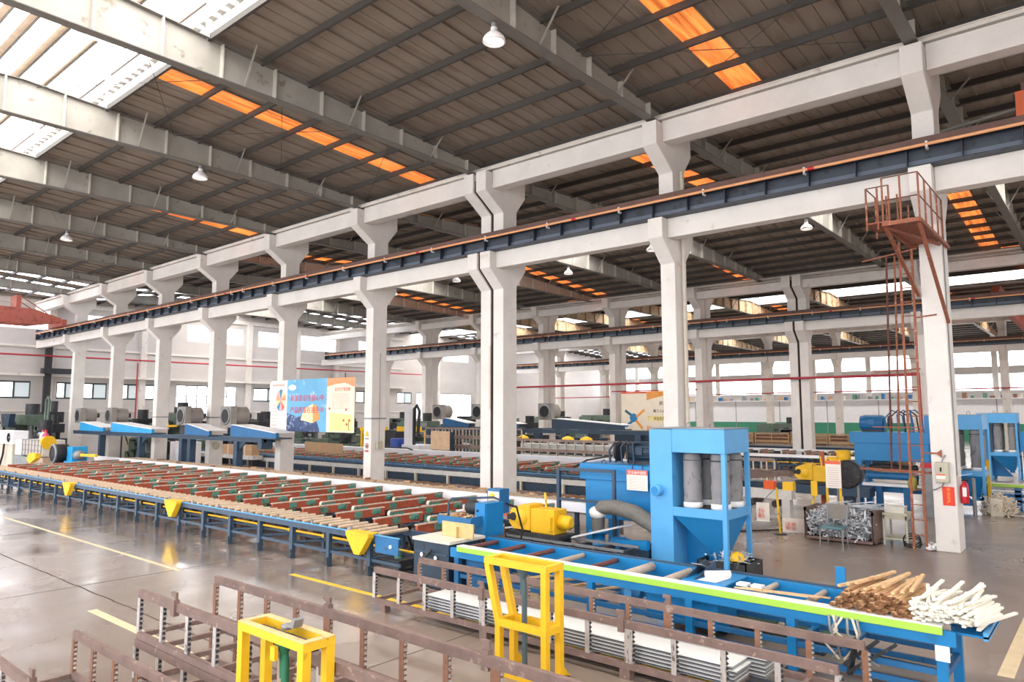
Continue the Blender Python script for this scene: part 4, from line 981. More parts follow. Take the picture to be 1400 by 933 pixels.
# corrugated suction hose
t_ = thing('suction_duct', 'grey flexible duct on blue valve in front of the near tank', 'duct', (-7.6, 11.75, 0))
M().tube([(-7.72, 11.7, .5), (-7.72, 11.7, .86), (-7.62, 11.7, .97), (-7.35, 11.7, 1.0), (-6.9, 11.68, .93), (-6.55, 11.66, .78), (-6.45, 11.65, .72)], .13, 14, [.12, .13, .14, .14, .15, .15, .15]).build('flexible_hose', mat('grey_duct_cloth', '#6F6B66', .7, var=.2, scale=12, bump=.4), t_)
M().ball((-7.72, 11.7, .86), .17, .17, .13, 12, 8, .08, rnd).build('foil_wrap', alu_w, t_)
M().lathe([(.2, 0), (.2, .02), (.13, .03), (.13, .2), (.2, .21), (.2, .24)], (-7.72, 11.7, .28), 14).cyl((-7.72, 11.7, 0), (-7.72, 11.7, .3), .11, n=12).build('valve_body', blue, t_)
motor((-7.25, 11.75, .3), .3, .14, blue_m, 'valve_motor', 'small blue motor beside the flexible duct')
t_ = thing('oil_tray', 'bright blue oil tray beneath the flexible duct', 'tray', (-6.8, 11.6, .0))
M().prism([(-7.15, .46), (-6.45, .52), (-6.45, .36), (-6.95, .36)], 'y', 11.3, 11.42).build('tray_lip', blue, t_); B(-7.0, -6.45, 11.3, 11.95, .0, .36).build('tray_body', blue_dk, t_)

# dark machine bed with rails, under the pullers
t_ = thing('puller_track', 'dark steel track bed running behind the near conveyor', 'track', (-7, 10.9, 0))
B(-9.05, -6.5, 10.55, 11.15, .0, .30).build('bed', blue_dk, t_)
for y in (10.6, 11.1): B(-9.05, -6.5, y - .03, y + .03, .42, .46).build('guide_rail', steel_d, t_)
for i in range(6): B(-9.0 + i * .48, -8.92 + i * .48, 10.55, 11.15, .28, .43).build('sleeper', dark, t_)
B(-9.05, -6.5, 10.5, 10.54, .2, .36).build('front_channel', blue_d, t_)
# yellow puller
def puller(x, y, z, label, s=1.):
    t_ = thing('billet_puller', label, 'machine', (x, y, z - .2)); 
    M().prism([(x - .62, z + .06), (x - .56, z + .2), (x - .3, z + .3), (x - .1, z + .3), (x - .1, z - .17), (x - .5, z - .17), (x - .62, z - .06)], 'y', y - .2, y + .2).build('jaw_head', yellow, t_, bevel=.01)
    M().lathe([(.0, -.01), (.14, -.01), (.15, 0), (.15, .01)], (x - .32, y - .205, z + .05), 18, 'y').build('face_disc', yellow, t_)
    M().cyl((x - .66, y - .03, z + .06), (x - .5, y - .03, z + .06), .07, n=12).build('dark_mouth', black, t_)
    M().cyl((x - .5, y - .225, z + .06), (x - .5, y - .2, z + .06), .075, n=14).box(x - .64, x - .5, y - .224, y - .2, z + .0, z + .1).build('dark_jaw_slot', black, t_)
    B(x - .1, x + .45, y - .18, y + .22, z - .2, z + .24).build('body', yellow, t_, bevel=.012)
    M().box(x + .3, x + .42, y - .26, y - .18, z - .12, z + .12).build('catch_bracket', yellow, t_)
    M().lathe([(.05, 0), (.13, .02), (.13, .22), (.08, .26)], (x + .45, y, z + .02), 14, 'x').build('cylinder', yellow, t_)
    M().bar((x + .1, y + .05, z + .2), (x + .07, y + .05, z + .52), .03, .03).build('lever', yellow_worn, t_)
    B(x - .6, x + .6, y - .25, y + .25, z - .28, z - .2).build('slide_plate', dark, t_)
    return t_
puller(-8.45, 10.85, .74, 'yellow puller head on the track bed right of the blue saw')
tag(M().bar((-9.6, 10.82, .8), (-9.05, 10.82, .8), .06, .09).build('red_billet', red_beam), 'dark red bar entering the mouth of the near yellow puller', 'bar')
M_ = tag(M().box(-9.08, -9.0, 10.0, 10.45, .4, .62).box(-9.05, -9.0, 10.0, 10.05, 0, .5).build('roller_bracket', rust), 'brown bracket between the saw and the near puller', 'bracket')

# ================================================================ ITEMS AT THE RIGHTMOST COLUMN
t_ = thing('switch_box', 'grey beige switch box with warning label on the rightmost near column', 'box', (-2.75, 16.7, 1.5))
B(-2.88, -2.64, 16.6, 16.74, 1.38, 1.78).build('enclosure', grey_box, t_, bevel=.01)
B(-2.79, -2.76, 16.585, 16.6, 1.6, 1.68).build('slot', black, t_); B(-2.86, -2.7, 16.594, 16.6, 1.45, 1.52).build('warning_label', mat('off_white_print', '#F3E9DF'), t_); B(-2.86, -2.7, 16.592, 16.6, 1.52, 1.545).build('red_stripe', mat('orange_red_print', '#E5694A'), t_)
M().tube([(-2.76, 16.68, 1.78), (-2.74, 16.7, 1.86), (-2.70, 16.72, 1.92)], .015, 6).build('cable', steel_d, t_)
M().tube([(-2.74, 16.68, 1.38), (-2.78, 16.68, 1.3), (-2.9, 16.7, 1.23), (-2.97, 16.72, 1.22)], .013, 6).build('cable', steel_d, t_)
t_ = thing('red_paper_notice', 'red paper with gold characters pasted on the rightmost near column', 'notice', (-2.66, 16.73, 1.1))
B(-2.79, -2.58, 16.728, 16.738, .92, 1.29).build('paper', red_paper, t_)
for i, ch in enumerate('安全生产'): text('gold_character', ch, .075, gold, t_, (-2.72, 16.727, 1.21 - i * .082), (1, 0, 0), (0, 0, 1), .001)
t_ = thing('fire_extinguisher', 'red fire extinguisher hung on the side of the rightmost near column', 'extinguisher', (-2.44, 17.0, 1.0))
M().lathe([(.0, 0), (.07, .0), (.075, .02), (.075, .32), (.05, .38), (.025, .41), (.025, .44)], (-2.45, 17.0, .96), 18).build('cylinder', red_ext, t_)
M().box(-2.49, -2.36, 16.98, 17.02, 1.40, 1.43).box(-2.49, -2.33, 16.985, 17.015, 1.45, 1.47).build('handle', black, t_)
M().tube([(-2.43, 16.95, 1.4), (-2.37, 16.9, 1.35), (-2.36, 16.9, 1.15), (-2.38, 16.92, 1.02)], .012, 6).build('hose', red_ext, t_)
B(-2.47, -2.40, 16.922, 16.928, 1.1, 1.28).build('white_label', white_m, t_)
tag(M().add([(-2.54, 16.8, 1.5), (-2.3, 16.75, 1.56), (-2.28, 16.95, 1.56), (-2.54, 17.0, 1.5), (-2.54, 16.8, 1.505), (-2.3, 16.75, 1.565), (-2.28, 16.95, 1.565), (-2.54, 17.0, 1.505)], [(3, 2, 1, 0), (4, 5, 6, 7), (0, 1, 5, 4), (1, 2, 6, 5), (2, 3, 7, 6), (3, 0, 4, 7)]).build('paper_slip', white_m), 'white paper slip sticking out above the fire extinguisher', 'paper')
tag(M().tube([(-2.53, 16.85, 7.2), (-2.53, 16.85, 4.6), (-2.53, 16.82, 1.5)], .012, 6).build('wall_conduit', steel_d), 'thin conduit running down the side of the rightmost near column', 'conduit')

# access platform and ladder
t_ = thing('access_platform', 'rusty steel access platform with railing high on the rightmost near column', 'platform', (-2.9, 15.5, 6.3))
rp = mat('rusty_orange_steel', '#94573F', .7, var=.18, scale=5, h2='#C08A74', dirt=.6); rpd = mat('dark_rust_steel', '#6A3F33', .75, var=.2, scale=6)
B(-3.1, -2.5, 14.4, 16.7, 6.28, 6.31).build('deck_plate', rp, t_); B(-3.52, -3.1, 14.9, 15.7, 6.42, 6.45).build('side_step', rp, t_)
M().bar((-3.1, 14.4, 6.26), (-2.5, 14.4, 6.26), .05, .07).bar((-3.1, 16.7, 6.26), (-2.97, 16.7, 6.26), .05, .07).bar((-2.5, 14.4, 6.26), (-2.5, 17.3, 6.26), .05, .07).bar((-3.1, 14.4, 6.26), (-3.1, 16.7, 6.26), .05, .07).build('edge_frame', rp, t_)
M().bar((-3.05, 14.5, 6.2), (-2.55, 16.6, 6.2), .04, .05).build('under_brace', rp, t_)
for x, y in [(-3.5, 14.93), (-3.3, 14.93), (-3.1, 14.93), (-3.1, 14.42), (-2.8, 14.42), (-2.5, 14.42), (-2.5, 15.0), (-2.5, 15.6), (-2.5, 16.2), (-2.5, 16.72), (-3.5, 15.68), (-3.3, 15.68), (-3.1, 15.68), (-3.1, 16.7)]: M().bar((x, y, 6.3), (x, y, 7.15), .03, .03).build('baluster', rp, t_)
for z in (6.72, 7.15):
    M().tube([(-3.5, 15.68, z), (-3.5, 14.93, z), (-3.1, 14.93, z)], .012, 6).build('hand_rail', rpd, t_)
    M().tube([(-3.1, 14.42, z), (-2.5, 14.42, z), (-2.5, 16.72, z)], .012, 6).build('hand_rail', rpd, t_)
for a, b_ in (((-3.08, 14.45, 6.23), (-3.0, 16.72, 5.2)), ((-2.52, 14.45, 6.23), (-2.5, 16.75, 4.6))): M().bar(a, b_, .06, .05).build('raking_strut', rp, t_)
t_ = thing('access_ladder', 'tall rusty ladder standing at the left side of the rightmost near column', 'ladder', (-3.2, 16.75, 0))
for x in (-3.33, -3.1): M().bar((x, 16.62, 0), (x, 16.78, 6.4), .045, .035, up=(0, 1, 0)).build('stile', rp, t_)
rg = M().cyl((-3.33, 16.63, .3), (-3.1, 16.63, .3), .012, n=6).build('rung', rp, t_)
for i in range(1, 20): part_copy(rg, (0, .0075 * i, .3 * i))
M().bar((-3.1, 16.75, 1.95), (-2.85, 16.73, 1.95), .03, .03).build('wall_tie', rp, t_); M().bar((-3.1, 16.75, 4.75), (-2.7, 16.73, 4.78), .03, .03).build('wall_tie', rp, t_)
M().prism([(-2.86, 1.95), (-2.76, 2.03), (-2.76, 1.87)], 'y', 16.70, 16.74).build('tie_plate', rp, t_)
t_ = thing('hoist_guide_pipes', 'pair of thin rusty vertical pipes left of the access ladder', 'pipes', (-3.75, 17.3, 1.9))
for i, (x, y) in enumerate(((-3.95, 17.9), (-3.78, 17.9))): M().tube([(x + .12, y, 6.35), (x, y, 1.5)], .022, 7).build('guide_pipe', rp if i else rpd, t_)
M().bar((-4.35, 17.9, 6.3), (-3.2, 17.9, 6.45), .03, .03).build('top_tie', rp, t_); M().bar((-4.6, 17.9, 1.5), (-3.1, 17.5, 1.5), .05, .05).build('bottom_tie', rp, t_); M().bar((-4.2, 17.9, 3.7), (-3.2, 17.5, 3.72), .03, .03).build('middle_tie', rp, t_)
M().bar((-4.3, 17.9, 2.45), (-3.2, 17.5, 2.45), .025, .025).build('middle_tie', rp, t_)

# scrap crate, desk, chair
t_ = thing('scrap_crate', 'steel crate packed with shiny aluminium offcuts left of the small desk', 'crate', (-4.8, 16.9, 0))
x0, x1, y0, y1 = -5.42, -4.05, 16.45, 17.35
M().box(x0, x1, y0, y1, .03, .07).build('crate_floor', rust, t_)
for x in (x0, x1):
    M().box(x - .02, x + .02, y0, y1, .03, .1).box(x - .02, x + .02, y0, y1, .62, .7).box(x - .02, x + .02, y0, y0 + .05, .03, .7).box(x - .02, x + .02, y1 - .05, y1, .03, .7).box(x - .01, x + .01, y0, y1, .1, .62).build('end_frame', rust, t_)
for z in (.07,): M().box(x0, x1, y0 - .01, y0 + .02, .05, .09).box(x0, x1, y1 - .02, y1, .03, .7).build('side_frame', rust, t_)
for j in range(2):
    k = M()
    for i in range(850):
        x = rnd.uniform(x0 + .05, x1 - .05); y = y0 + rnd.uniform(-.03, .5) if rnd.random() < .7 else rnd.uniform(y0, y1 - .05)
        top = .58 + .16 * math.sin((x - x0) / (x1 - x0) * math.pi); z = rnd.uniform(.1, top)
        p = Vector((x, y, z)); dv = Vector((rnd.gauss(0, 1), rnd.gauss(0, .8), rnd.gauss(0, .6))).normalized() * rnd.uniform(.03, .09)
        if rnd.random() < .35: k.cyl(p - dv * .4, p + dv * .4, rnd.uniform(.015, .03), n=6, caps=False)
        else: k.bar(p - dv, p + dv, rnd.uniform(.012, .03), rnd.uniform(.006, .02))
    k.build('aluminium_offcuts', alu if j == 0 else mat('shiny_white_aluminium', '#E8EAEE', .3, metal=.3, var=.15, scale=9), t_, kind='stuff')
k = M()
for i in range(40):
    x = rnd.uniform(-5.2, -4.5); p = Vector((x, rnd.uniform(16.5, 17.1), rnd.uniform(.62, .78))); k.bar(p, p + Vector((rnd.uniform(.4, .75), rnd.uniform(-.1, .1), rnd.uniform(.0, .12))), .035, .012)
k.build('long_offcuts', alu, t_, kind='stuff')
t_ = thing('small_desk', 'small grey steel desk with a lower shelf beside the scrap crate', 'desk', (-3.72, 17.1, 0))
B(-3.95, -3.48, 16.85, 17.5, .62, .66).build('desk_top', grey_box, t_); B(-3.93, -3.5, 16.87, 17.48, .12, .15).build('lower_shelf', grey_box, t_)
B(-3.94, -3.49, 16.86, 17.49, .54, .62).build('apron', grey_box, t_)
for x in (-3.93, -3.5):
    for y in (16.88, 17.47): B(x - .02, x + .02, y - .02, y + .02, 0, .62).build('leg', grey_box, t_)
t_ = thing('tool_box', 'small pale box lying on the grey desk by the column', 'box', (-3.73, 17.1, .66)); B(-3.9, -3.55, 16.95, 17.25, .66, .78).build('box_body', mat('pale_grey_paint', '#D9D4C8', .5), t_, bevel=.006); B(-3.91, -3.54, 16.94, 17.26, .78, .80).build('box_lid', mat('pale_grey_paint', '#D9D4C8'), t_)
t_ = thing('coiled_cable', 'black coiled cable on the floor between desk and ladder', 'cable', (-3.42, 16.9, .0))
for i in range(3):
    M().tube([(-3.42 + .16 * math.cos(a) , 16.95 + .1 * math.sin(a) - i * .03, .06 + i * .05 + .10 * math.sin(a)) for a in [q * math.pi / 8 for q in range(17)]], .014, 6).build('coil', black, t_)
k = M(); 
for i in range(24):
    p = Vector((rnd.uniform(-3.1, -2.98), rnd.uniform(16.6, 17.1), rnd.uniform(.02, .12))); k.ball(p, rnd.uniform(.03, .07), rz=rnd.uniform(.02, .05), n=6, m=4)
tag(k.build('rubbish_heap', white_m, kind='stuff'), 'small heap of pale rubbish between ladder and rightmost column', 'rubbish')
t_ = thing('steel_chair', 'battered steel chair with teal seat before the aluminium scrap', 'chair', (-4.62, 15.75, 0))
tube_m = mat('grey_chair_tube', '#8F9296', .4, metal=.5, var=.1)
for x, y in ((-4.83, 15.5), (-4.38, 15.5), (-4.8, 15.95), (-4.41, 15.95)):
    M().tube([(x, y, 0), (x * .92 - 4.61 * .08, y * .92 + 15.72 * .08, .42)], .014, 8).build('leg', tube_m, t_)
M().box(-4.82, -4.4, 15.5, 15.93, .41, .45).build('seat', mat('faded_teal_seat', '#5A7F86', .6, var=.15), t_, bevel=.01)
for x in (-4.8, -4.42): M().tube([(x, 15.93, .42), (x, 16.0, .66), (x, 16.04, .84)], .014, 8).build('back_post', tube_m, t_)
M().add([(-4.82, 16.0, .56), (-4.4, 16.0, .56), (-4.4, 16.05, .86), (-4.82, 16.05, .86), (-4.82, 16.02, .56), (-4.4, 16.02, .56), (-4.4, 16.07, .86), (-4.82, 16.07, .86)], [(0, 1, 2, 3), (7, 6, 5, 4), (0, 4, 5, 1), (1, 5, 6, 2), (2, 6, 7, 3), (3, 7, 4, 0)]).build('backrest', mat('worn_grey_leatherette', '#8C847C', .7, var=.15), t_)
# stands and signs on the floor
t_ = thing('barrier_post', 'yellow barrier post on a round foot left of the scrap crate', 'post', (-6.07, 16.73, 0))
M().tube([(-6.07, 16.73, 0), (-6.13, 16.73, 1.05)], .028, 8).build('pole', yellow_worn, t_); M().lathe([(.14, 0), (.14, .012), (.03, .02)], (-6.07, 16.73, 0), 16).build('base', dark, t_)
t_ = thing('barrier_post', 'second yellow barrier post with a wide head behind the curved notice', 'post', (-5.7, 17.9, 0))
M().tube([(-5.8, 17.9, 0), (-5.65, 17.9, .85)], .025, 8).build('pole', yellow_worn, t_); B(-5.72, -5.58, 17.87, 17.93, .8, 1.15).build('head', yellow, t_)
def curl(name, label, x0, x1, y, z0, z1, bend, lines):
    t_ = thing(name, label, 'sign', ((x0 + x1) / 2, y, z0)); vs = []; n_ = 8
    for off in (0, .006):
        for i in range(n_ + 1):
            f = i / n_; x = x0 + (x1 - x0) * f; yy = y + bend * (f * f) + off
            vs += [(x, yy, z0), (x, yy, z1)]
    m2 = 2 * (n_ + 1); fs = []
    for i in range(n_): fs += [(2 * i, 2 * i + 2, 2 * i + 3, 2 * i + 1), (m2 + 2 * i, m2 + 2 * i + 1, m2 + 2 * i + 3, m2 + 2 * i + 2)]
    M().add(vs, fs).build('sheet', mat('off_white_print', '#F3E9DF'), t_)
    text('red_text', lines, (z1 - z0) * .28, mat('orange_red_print', '#E5694A'), t_, (x0 + (x1 - x0) * .15, y - .012, z0 + (z1 - z0) * .5), (1, 0, 0), (0, 0, 1), width=(x1 - x0) * .55)
    return t_
curl('floor_notice', 'white curved notice with red text standing on the floor', -6.12, -5.66, 17.0, .02, .34, .16, '注意\n安全')
curl('hanging_notice', 'white notice with red text hanging from a stand beside the light blue filter', -6.41, -6.13, 16.2, .33, .75, .05, '小心\n碰头')
tag(M().tube([(-6.27, 16.2, .75), (-6.2, 16.4, .9), (-6.15, 16.6, 1.0), (-6.12, 16.73, 1.04)], .01, 5).build('cord', steel_d), 'cord holding the white hanging notice to the yellow post', 'cord')
tag(M().tube([(-7.4, 15.9, .02), (-6.4, 17.1, .02), (-5.5, 18.3, .02)], .018, 6).build('floor_cable', black), 'dark cable lying across the floor behind the yellow post', 'cable')
t_ = thing('notice_stand', 'yellow stand holding an A-frame notice of regulations in front of the far puller', 'sign', (-5.25, 18.0, 0))
for x in (-5.4, -5.1): M().bar((x, 18.05, 0), (x, 18.05, 1.68), .05, .04).build('post', yellow_worn, t_)
B(-5.4, -5.06, 17.98, 18.02, 1.0, 1.64).build('board', mat('off_white_print', '#F3E9DF'), t_); B(-5.4, -5.06, 17.97, 17.98, 1.56, 1.64).build('orange_heading', mat('orange_red_print', '#E5694A'), t_)
k = M()
for i in range(9): k.box(-5.36, -5.1, 17.974, 17.98, 1.05 + i * .052, 1.06 + i * .052)
k.build('text_lines', mat('faint_print', '#CDB7AC'), t_)
t_ = thing('floor_fan', 'round black drum fan behind the yellow notice stand', 'fan', (-5.1, 18.6, 0))
M().lathe([(.3, -.12), (.34, -.1), (.34, .1), (.3, .12)], (-5.05, 18.5, 1.3), 24, 'y').build('drum', dark, t_); M().box(-5.3, -5.26, 18.45, 18.5, 0, 1.2).box(-4.84, -4.8, 18.45, 18.5, 0, 1.2).build('stand_legs', steel_d, t_)
# white machine frame and second line near column 2
t_ = thing('white_machine_frame', 'long white steel frame with dark rollers behind the yellow posts', 'frame', (-8.2, 18.6, 0))
B(-11.2, -6.3, 18.2, 18.5, .62, .84).build('top_beam', mat('dusty_white_paint', '#CFCBC6', .6, var=.12, scale=3), t_)
for x in (-10.8, -8.6, -6.45): B(x - .1, x + .1, 18.2, 18.4, 0, .62).build('leg', mat('dusty_white_paint', '#CFCBC6'), t_)
for i in range(8): M().cyl((-10.9 + i * .6, 18.15, .5), (-10.9 + i * .6, 18.8, .5), .09, n=10).build('dark_roller', dark, t_)
for x, m_ in ((-6.9, orange_cl), (-6.42, yellow)): tag(B(x - .13, x + .13, 18.3, 18.5, .84, 1.04).build('small_bin', m_), '%s small bin on the white machine frame' % ('orange' if m_ is orange_cl else 'yellow'), 'bin')
# ================================================================ THE SECOND BAY
T2 = cooling_table(-41, -13.2, 20.1, 'second long cooling table behind the near columns, with white front band', z=.66, roller=False)
B(-41, -9.6, 20.0, 20.05, .34, .52).build('white_front_band', mat('dusty_white_paint', '#CFCBC6'), T2)
B(-41, -9.6, 20.02, 20.1, .05, .3).build('dark_channel', blue_dk, T2)
q0 = B(-40.5, -40.42, 19.9, 20.0, 0, .36).build('stub_post', cream, T2)
for i in range(1, 17): part_copy(q0, (i * 1.85, 0, 0))
rl = M().cyl((-40.8, 20.14, .66), (-40.8, 20.8, .66), .03, n=8).build('roller', blue_d, T2)
for i in range(1, 90): part_copy(rl, (i * .3, 0, 0))
t_ = thing('white_trough', 'white coated trough behind the second cooling table', 'trough', (-26, 25.2, 0))
B(-42, -14, 25.1, 25.16, .62, .9).build('side_plate', white_b, t_); B(-42, -14, 25.16, 25.5, .86, .9).build('top_plate', white_b, t_)
for i in range(10): B(-41.5 + i * 3, -41.4 + i * 3, 25.2, 25.3, 0, .86).build('leg', blue_dk, t_)
M().tube([(-31.5, 25.0, .78), (-31.0, 25.0, .98), (-28.2, 25.0, .98), (-27.8, 25.0, .9)], .035, 6).build('dark_bracket', dark, t_)
# low timber ledge on floor between columns and second table
t_ = thing('floor_duct', 'low brown timber walkway in front of the second cooling table', 'walkway', (-26, 19.2, 0))
for i in range(26): B(-40 + i * 1.15, -38.9 + i * 1.15, 18.9, 19.5, .0, .1).build('plank', wood_d if i % 3 else rust, t_)
# rack stacks in the second bay
rp_ = rack('empty pale rack in the tall stack in the second bay, bottom one', -29.2, -23.0, 27.2, 28.0, .05, .53, group='racks stacked in the second bay')
for ch in rp_.children:
    ch.data.materials[0] = cream if ch.name.startswith('post') else mat('pale_rusty_rail', '#A8938A', .75, var=.2, scale=4)
for i in range(3): tree_copy(rp_, (rp_.location.x, rp_.location.y, .05 + .49 * (i + 1)), label='empty pale rack in the tall stack in the second bay, %s from the bottom' % ORD[i + 1], group='racks stacked in the second bay')
for i in range(3):
    c = tree_copy(rp_, (-19.7, 27.6, .05 + .49 * i), label='pale rack with white slabs behind the puller, %s tier of the right stack' % ORD[i], group='racks stacked in the second bay')
    if i < 3:
        for j in range(4):
            z = .11 + .49 * i + .06 * j
            tag(B(-22.5, -17.0, 27.3 + .0, 27.9, z, z + .045).build('profile_slab', alu_w), 'white slab inside the %s tier of the right rack stack, %s from its bottom' % (ORD[i], ORD[j]), 'slab', 'white slabs in the second bay racks')
c = tree_copy(rp_, (-13.4, 27.6, .05), label='pale rack with red bars directly behind the motor of the near tank', group='racks stacked in the second bay')
c = tree_copy(rp_, (-13.4, 27.6, .54), label='pale rack on top, right of the white slab racks', group='racks stacked in the second bay')
# third cooling table in front of the second column row
T3 = cooling_table(-34, -8.6, 35.2, 'third cooling table in front of the far column row, with white rails', z=.75, roller=False)
B(-34, -8.6, 35.13, 35.17, .66, .8).build('white_front_rail', white_m, T3); B(-34, -8.6, 39.6, 39.7, .72, .86).build('white_rear_rail', white_m, T3)
guard(-10.0, 35.2, .75, T3, .9)

# blue fan gantries
fan_grey = mat('grey_fan_housing', '#8E8882', .5, var=.12, scale=3)
def fan_unit(x, y, z, L, label, m_):
    """square fan box with a round dark mouth and half-round pipe, and a tapered duct to its right"""
    t_ = thing('cooling_fan', label, 'fan', (x, y, z))
    k = M(); n_ = 16; r_ = .34
    B(x, x + .86, y - .4, y - .12, z + .0, z + .86).build('fan_box', fan_grey, t_, bevel=.01)
    M().lathe([(.30, -.03), (.38, -.03), (.38, .02), (.30, .02)], (x + .43, y - .41, z + .43), 22, 'y', False).build('mouth_ring', steel_d, t_)
    M().cyl((x + .43, y - .43, z + .43), (x + .43, y - .38, z + .43), .31, n=22).build('dark_mouth', black, t_)
    M().cyl((x + .43, y - .12, z + .43), (x + .43, y + .5, z + .43), .40, n=20).build('fan_barrel', fan_grey, t_)
    M().cyl((x + .43, y + .5, z + .43), (x + .43, y + .72, z + .43), .14, n=10).build('motor_stub', dark, t_)
    M().prism([(x + .9, z - .42), (x + .9, z + .05), (x + 1.2, z + .06), (x + L, z - .22), (x + L, z - .42)], 'y', y - .42, y - .3).build('tapered_duct', m_, t_)
    M().prism([(x + .88, z + .05), (x + 1.2, z + .085), (x + L, z - .2), (x + L, z - .235), (x + 1.2, z + .05)], 'y', y - .46, y + .4).build('duct_top', white_m, t_)
    M().box(x, x + L, y - .46, y + .3, z - .47, z - .42).build('duct_base', blue_d, t_)
    return t_
gz = 2.22
t_ = thing('fan_gantry', 'dark blue gantry beam on legs crossing in front of the left columns', 'gantry', (-37, 16.0, 0))
B(-46.5, -26, 15.5, 15.62, 1.6, 1.76).build('gantry_beam', blue_d, t_)
B(-38.5, -26, 15.85, 16.0, 1.6, 1.75).build('gantry_beam', blue_d, t_)
for x in (-42.6, -37.6, -33.1, -32.3, -28.2): M().box(x - .14, x + .14, 15.5, 15.78, 0, 1.599).build('leg', blue_d, t_)
for x in (-37.6, -28.2): M().prism([(x + .1, 1.6), (x + .7, 1.6), (x + .1, 1.2)], 'y', 15.6, 15.66).build('knee_plate', blue_d, t_)
M().box(-26.3, -26, 15.4, 15.9, 1.35, 1.78).build('beam_end', blue_d, t_)
for x, L, s_, m_ in ((-46.4, 4.3, 'far left, before the leftmost column', mat('sky_blue_paint', '#2FA3E0', .45)), (-42.0, 5.9, 'second from left, before the second leftmost column', mat('sky_blue_paint', '#2FA3E0')), (-33.6, 3.2, 'between the third and fourth left columns', blue_m), (-29.5, 4.4, 'on the gantry left of the banner', blue_m)):
    fan_unit(x, 16.0 - .1, gz + (.0), L, 'grey cooling fan and tapered blue duct, ' + s_, m_)
for x, L, y, s_ in ((-31.2, 3.0, 30, 'in the second bay above the rack stack, left one'), (-28.0, 3.4, 30, 'in the second bay just left of the twin column'), (-23.2, 5.2, 30, 'in the second bay right of the twin column')):
    fan_unit(x, y, 2.43, L, 'grey cooling fan, ' + s_, blue_d if x > -25 else blue_m)
t_ = thing('fan_gantry', 'dark blue gantry beam in the second bay right of the twin column', 'gantry', (-24, 29.6, 0))
B(-32, -15.5, 29.5, 29.66, 1.75, 1.95).build('gantry_beam', blue_d, t_)
for x in (-31.5, -26.8, -23.2, -21.5, -17.2): B(x - .15, x + .15, 29.5, 29.8, 0, 1.75).build('leg', blue_d, t_)
B(-18.6, -16.6, 29.7, 30.4, 1.1, 1.75).build('machine_body', blue_dk, t_)

# banner between two columns
by = 16.62
t_ = thing('slogan_banner', 'large banner with sailing boat, blue sky and red slogan between two near columns', 'banner', (-24.2, by, 2.0))
B(-26.2, -23.45, by, by + .015, 2.04, 4.14).build('sky_panel', mat('banner_sky_blue', '#6DB3DC', .6, var=.12, scale=.8, h2='#A9CDE6', dirt=.6), t_)
M().prism([(-26.2, 2.04), (-23.85, 2.04), (-24.1, 2.45), (-24.9, 2.75), (-25.4, 2.62), (-26.2, 2.78)], 'y', by - .004, by).build('sea', mat('banner_navy', '#3C4E78', .6, var=.3, scale=3, h2='#8FA3C4'), t_)
M().prism([(-25.2, 2.5), (-24.35, 2.38), (-24.35, 3.15), (-24.95, 2.95)], 'y', by - .007, by - .004).build('sail', mat('banner_sail', '#F3E0B4', .6, var=.05), t_)
M().prism([(-24.35, 2.38), (-23.85, 2.55), (-24.1, 3.05), (-24.35, 3.15)], 'y', by - .007, by - .004).build('sail', mat('banner_sail_shade', '#E6A25C', .6, var=.05), t_)
M().ball((-25.85, by - .003, 3.82), .3, .003, .12, 12, 6).build('cloud', white_m, t_)
text('slogan_text', '质量意识在我心中', .27, mat('banner_red', '#D8304A', .6), t_, (-25.95, by - .006, 3.28), (1, 0, 0), (0, 0, 1), width=2.3)
text('slogan_text', '产品质量在我手中', .27, mat('banner_red', '#D8304A', .6), t_, (-25.95, by - .009, 2.8), (1, 0, 0), (0, 0, 1), width=2.3)
t_ = thing('chart_poster', 'white poster with a coloured pie chart at the left of the sailing banner', 'poster', (-26.8, by, 2.0))
B(-27.42, -26.2, by - .01, by + .01, 2.05, 4.13).build('sheet', mat('poster_white', '#F2ECE8', .6, var=.02), t_)
cols = ['#E9A07C', '#F1DCA4', '#2E86BE', '#E8B0B4', '#E9A07C', '#F1DCA4', '#2E86BE', '#E8B0B4', '#E2735C', '#EED9B6']
for i in range(10):
    a0, a1 = 2 * math.pi * i / 10, 2 * math.pi * (i + 1) / 10
    M().prism([(-26.65, 3.3), (-26.65 + .36 * math.cos(a0), 3.3 + .46 * math.sin(a0)), (-26.65 + .36 * math.cos((a0 + a1) / 2), 3.3 + .46 * math.sin((a0 + a1) / 2)), (-26.65 + .36 * math.cos(a1), 3.3 + .46 * math.sin(a1))], 'y', by - .016, by - .01).build('pie_slice', mat('pie_%d' % (i % 8 if i < 8 else i), cols[i], .6), t_)
k = M()
for i in range(8): k.box(-27.32, -26.92, by - .013, by - .01, 2.12 + i * .14, 2.15 + i * .14)
k.build('text_lines', mat('faint_print', '#CDB7AC'), t_); B(-27.3, -26.4, by - .013, by - .01, 3.9, 3.98).build('heading_line', mat('pink_print', '#E8B8AE', .7), t_)
t_ = thing('regulation_poster', 'cream and orange poster with small flowers at the right of the sailing banner', 'poster', (-22.6, by, 2.0))
B(-23.45, -21.72, by - .01, by + .01, 2.04, 4.12).build('sheet', mat('poster_cream', '#F6E8D2', .6, var=.05), t_)
M().prism([(-23.45, 4.12), (-21.72, 4.12), (-21.72, 3.75), (-22.3, 3.92), (-22.9, 3.88), (-23.45, 3.8)], 'y', by - .014, by - .01).build('orange_heading', mat('poster_orange', '#F2A070', .6), t_)
text('heading_text', '安全生产责任制', .16, mat('orange_red_print', '#E5694A'), t_, (-22.95, by - .016, 3.62), (1, 0, 0), (0, 0, 1), width=.95)
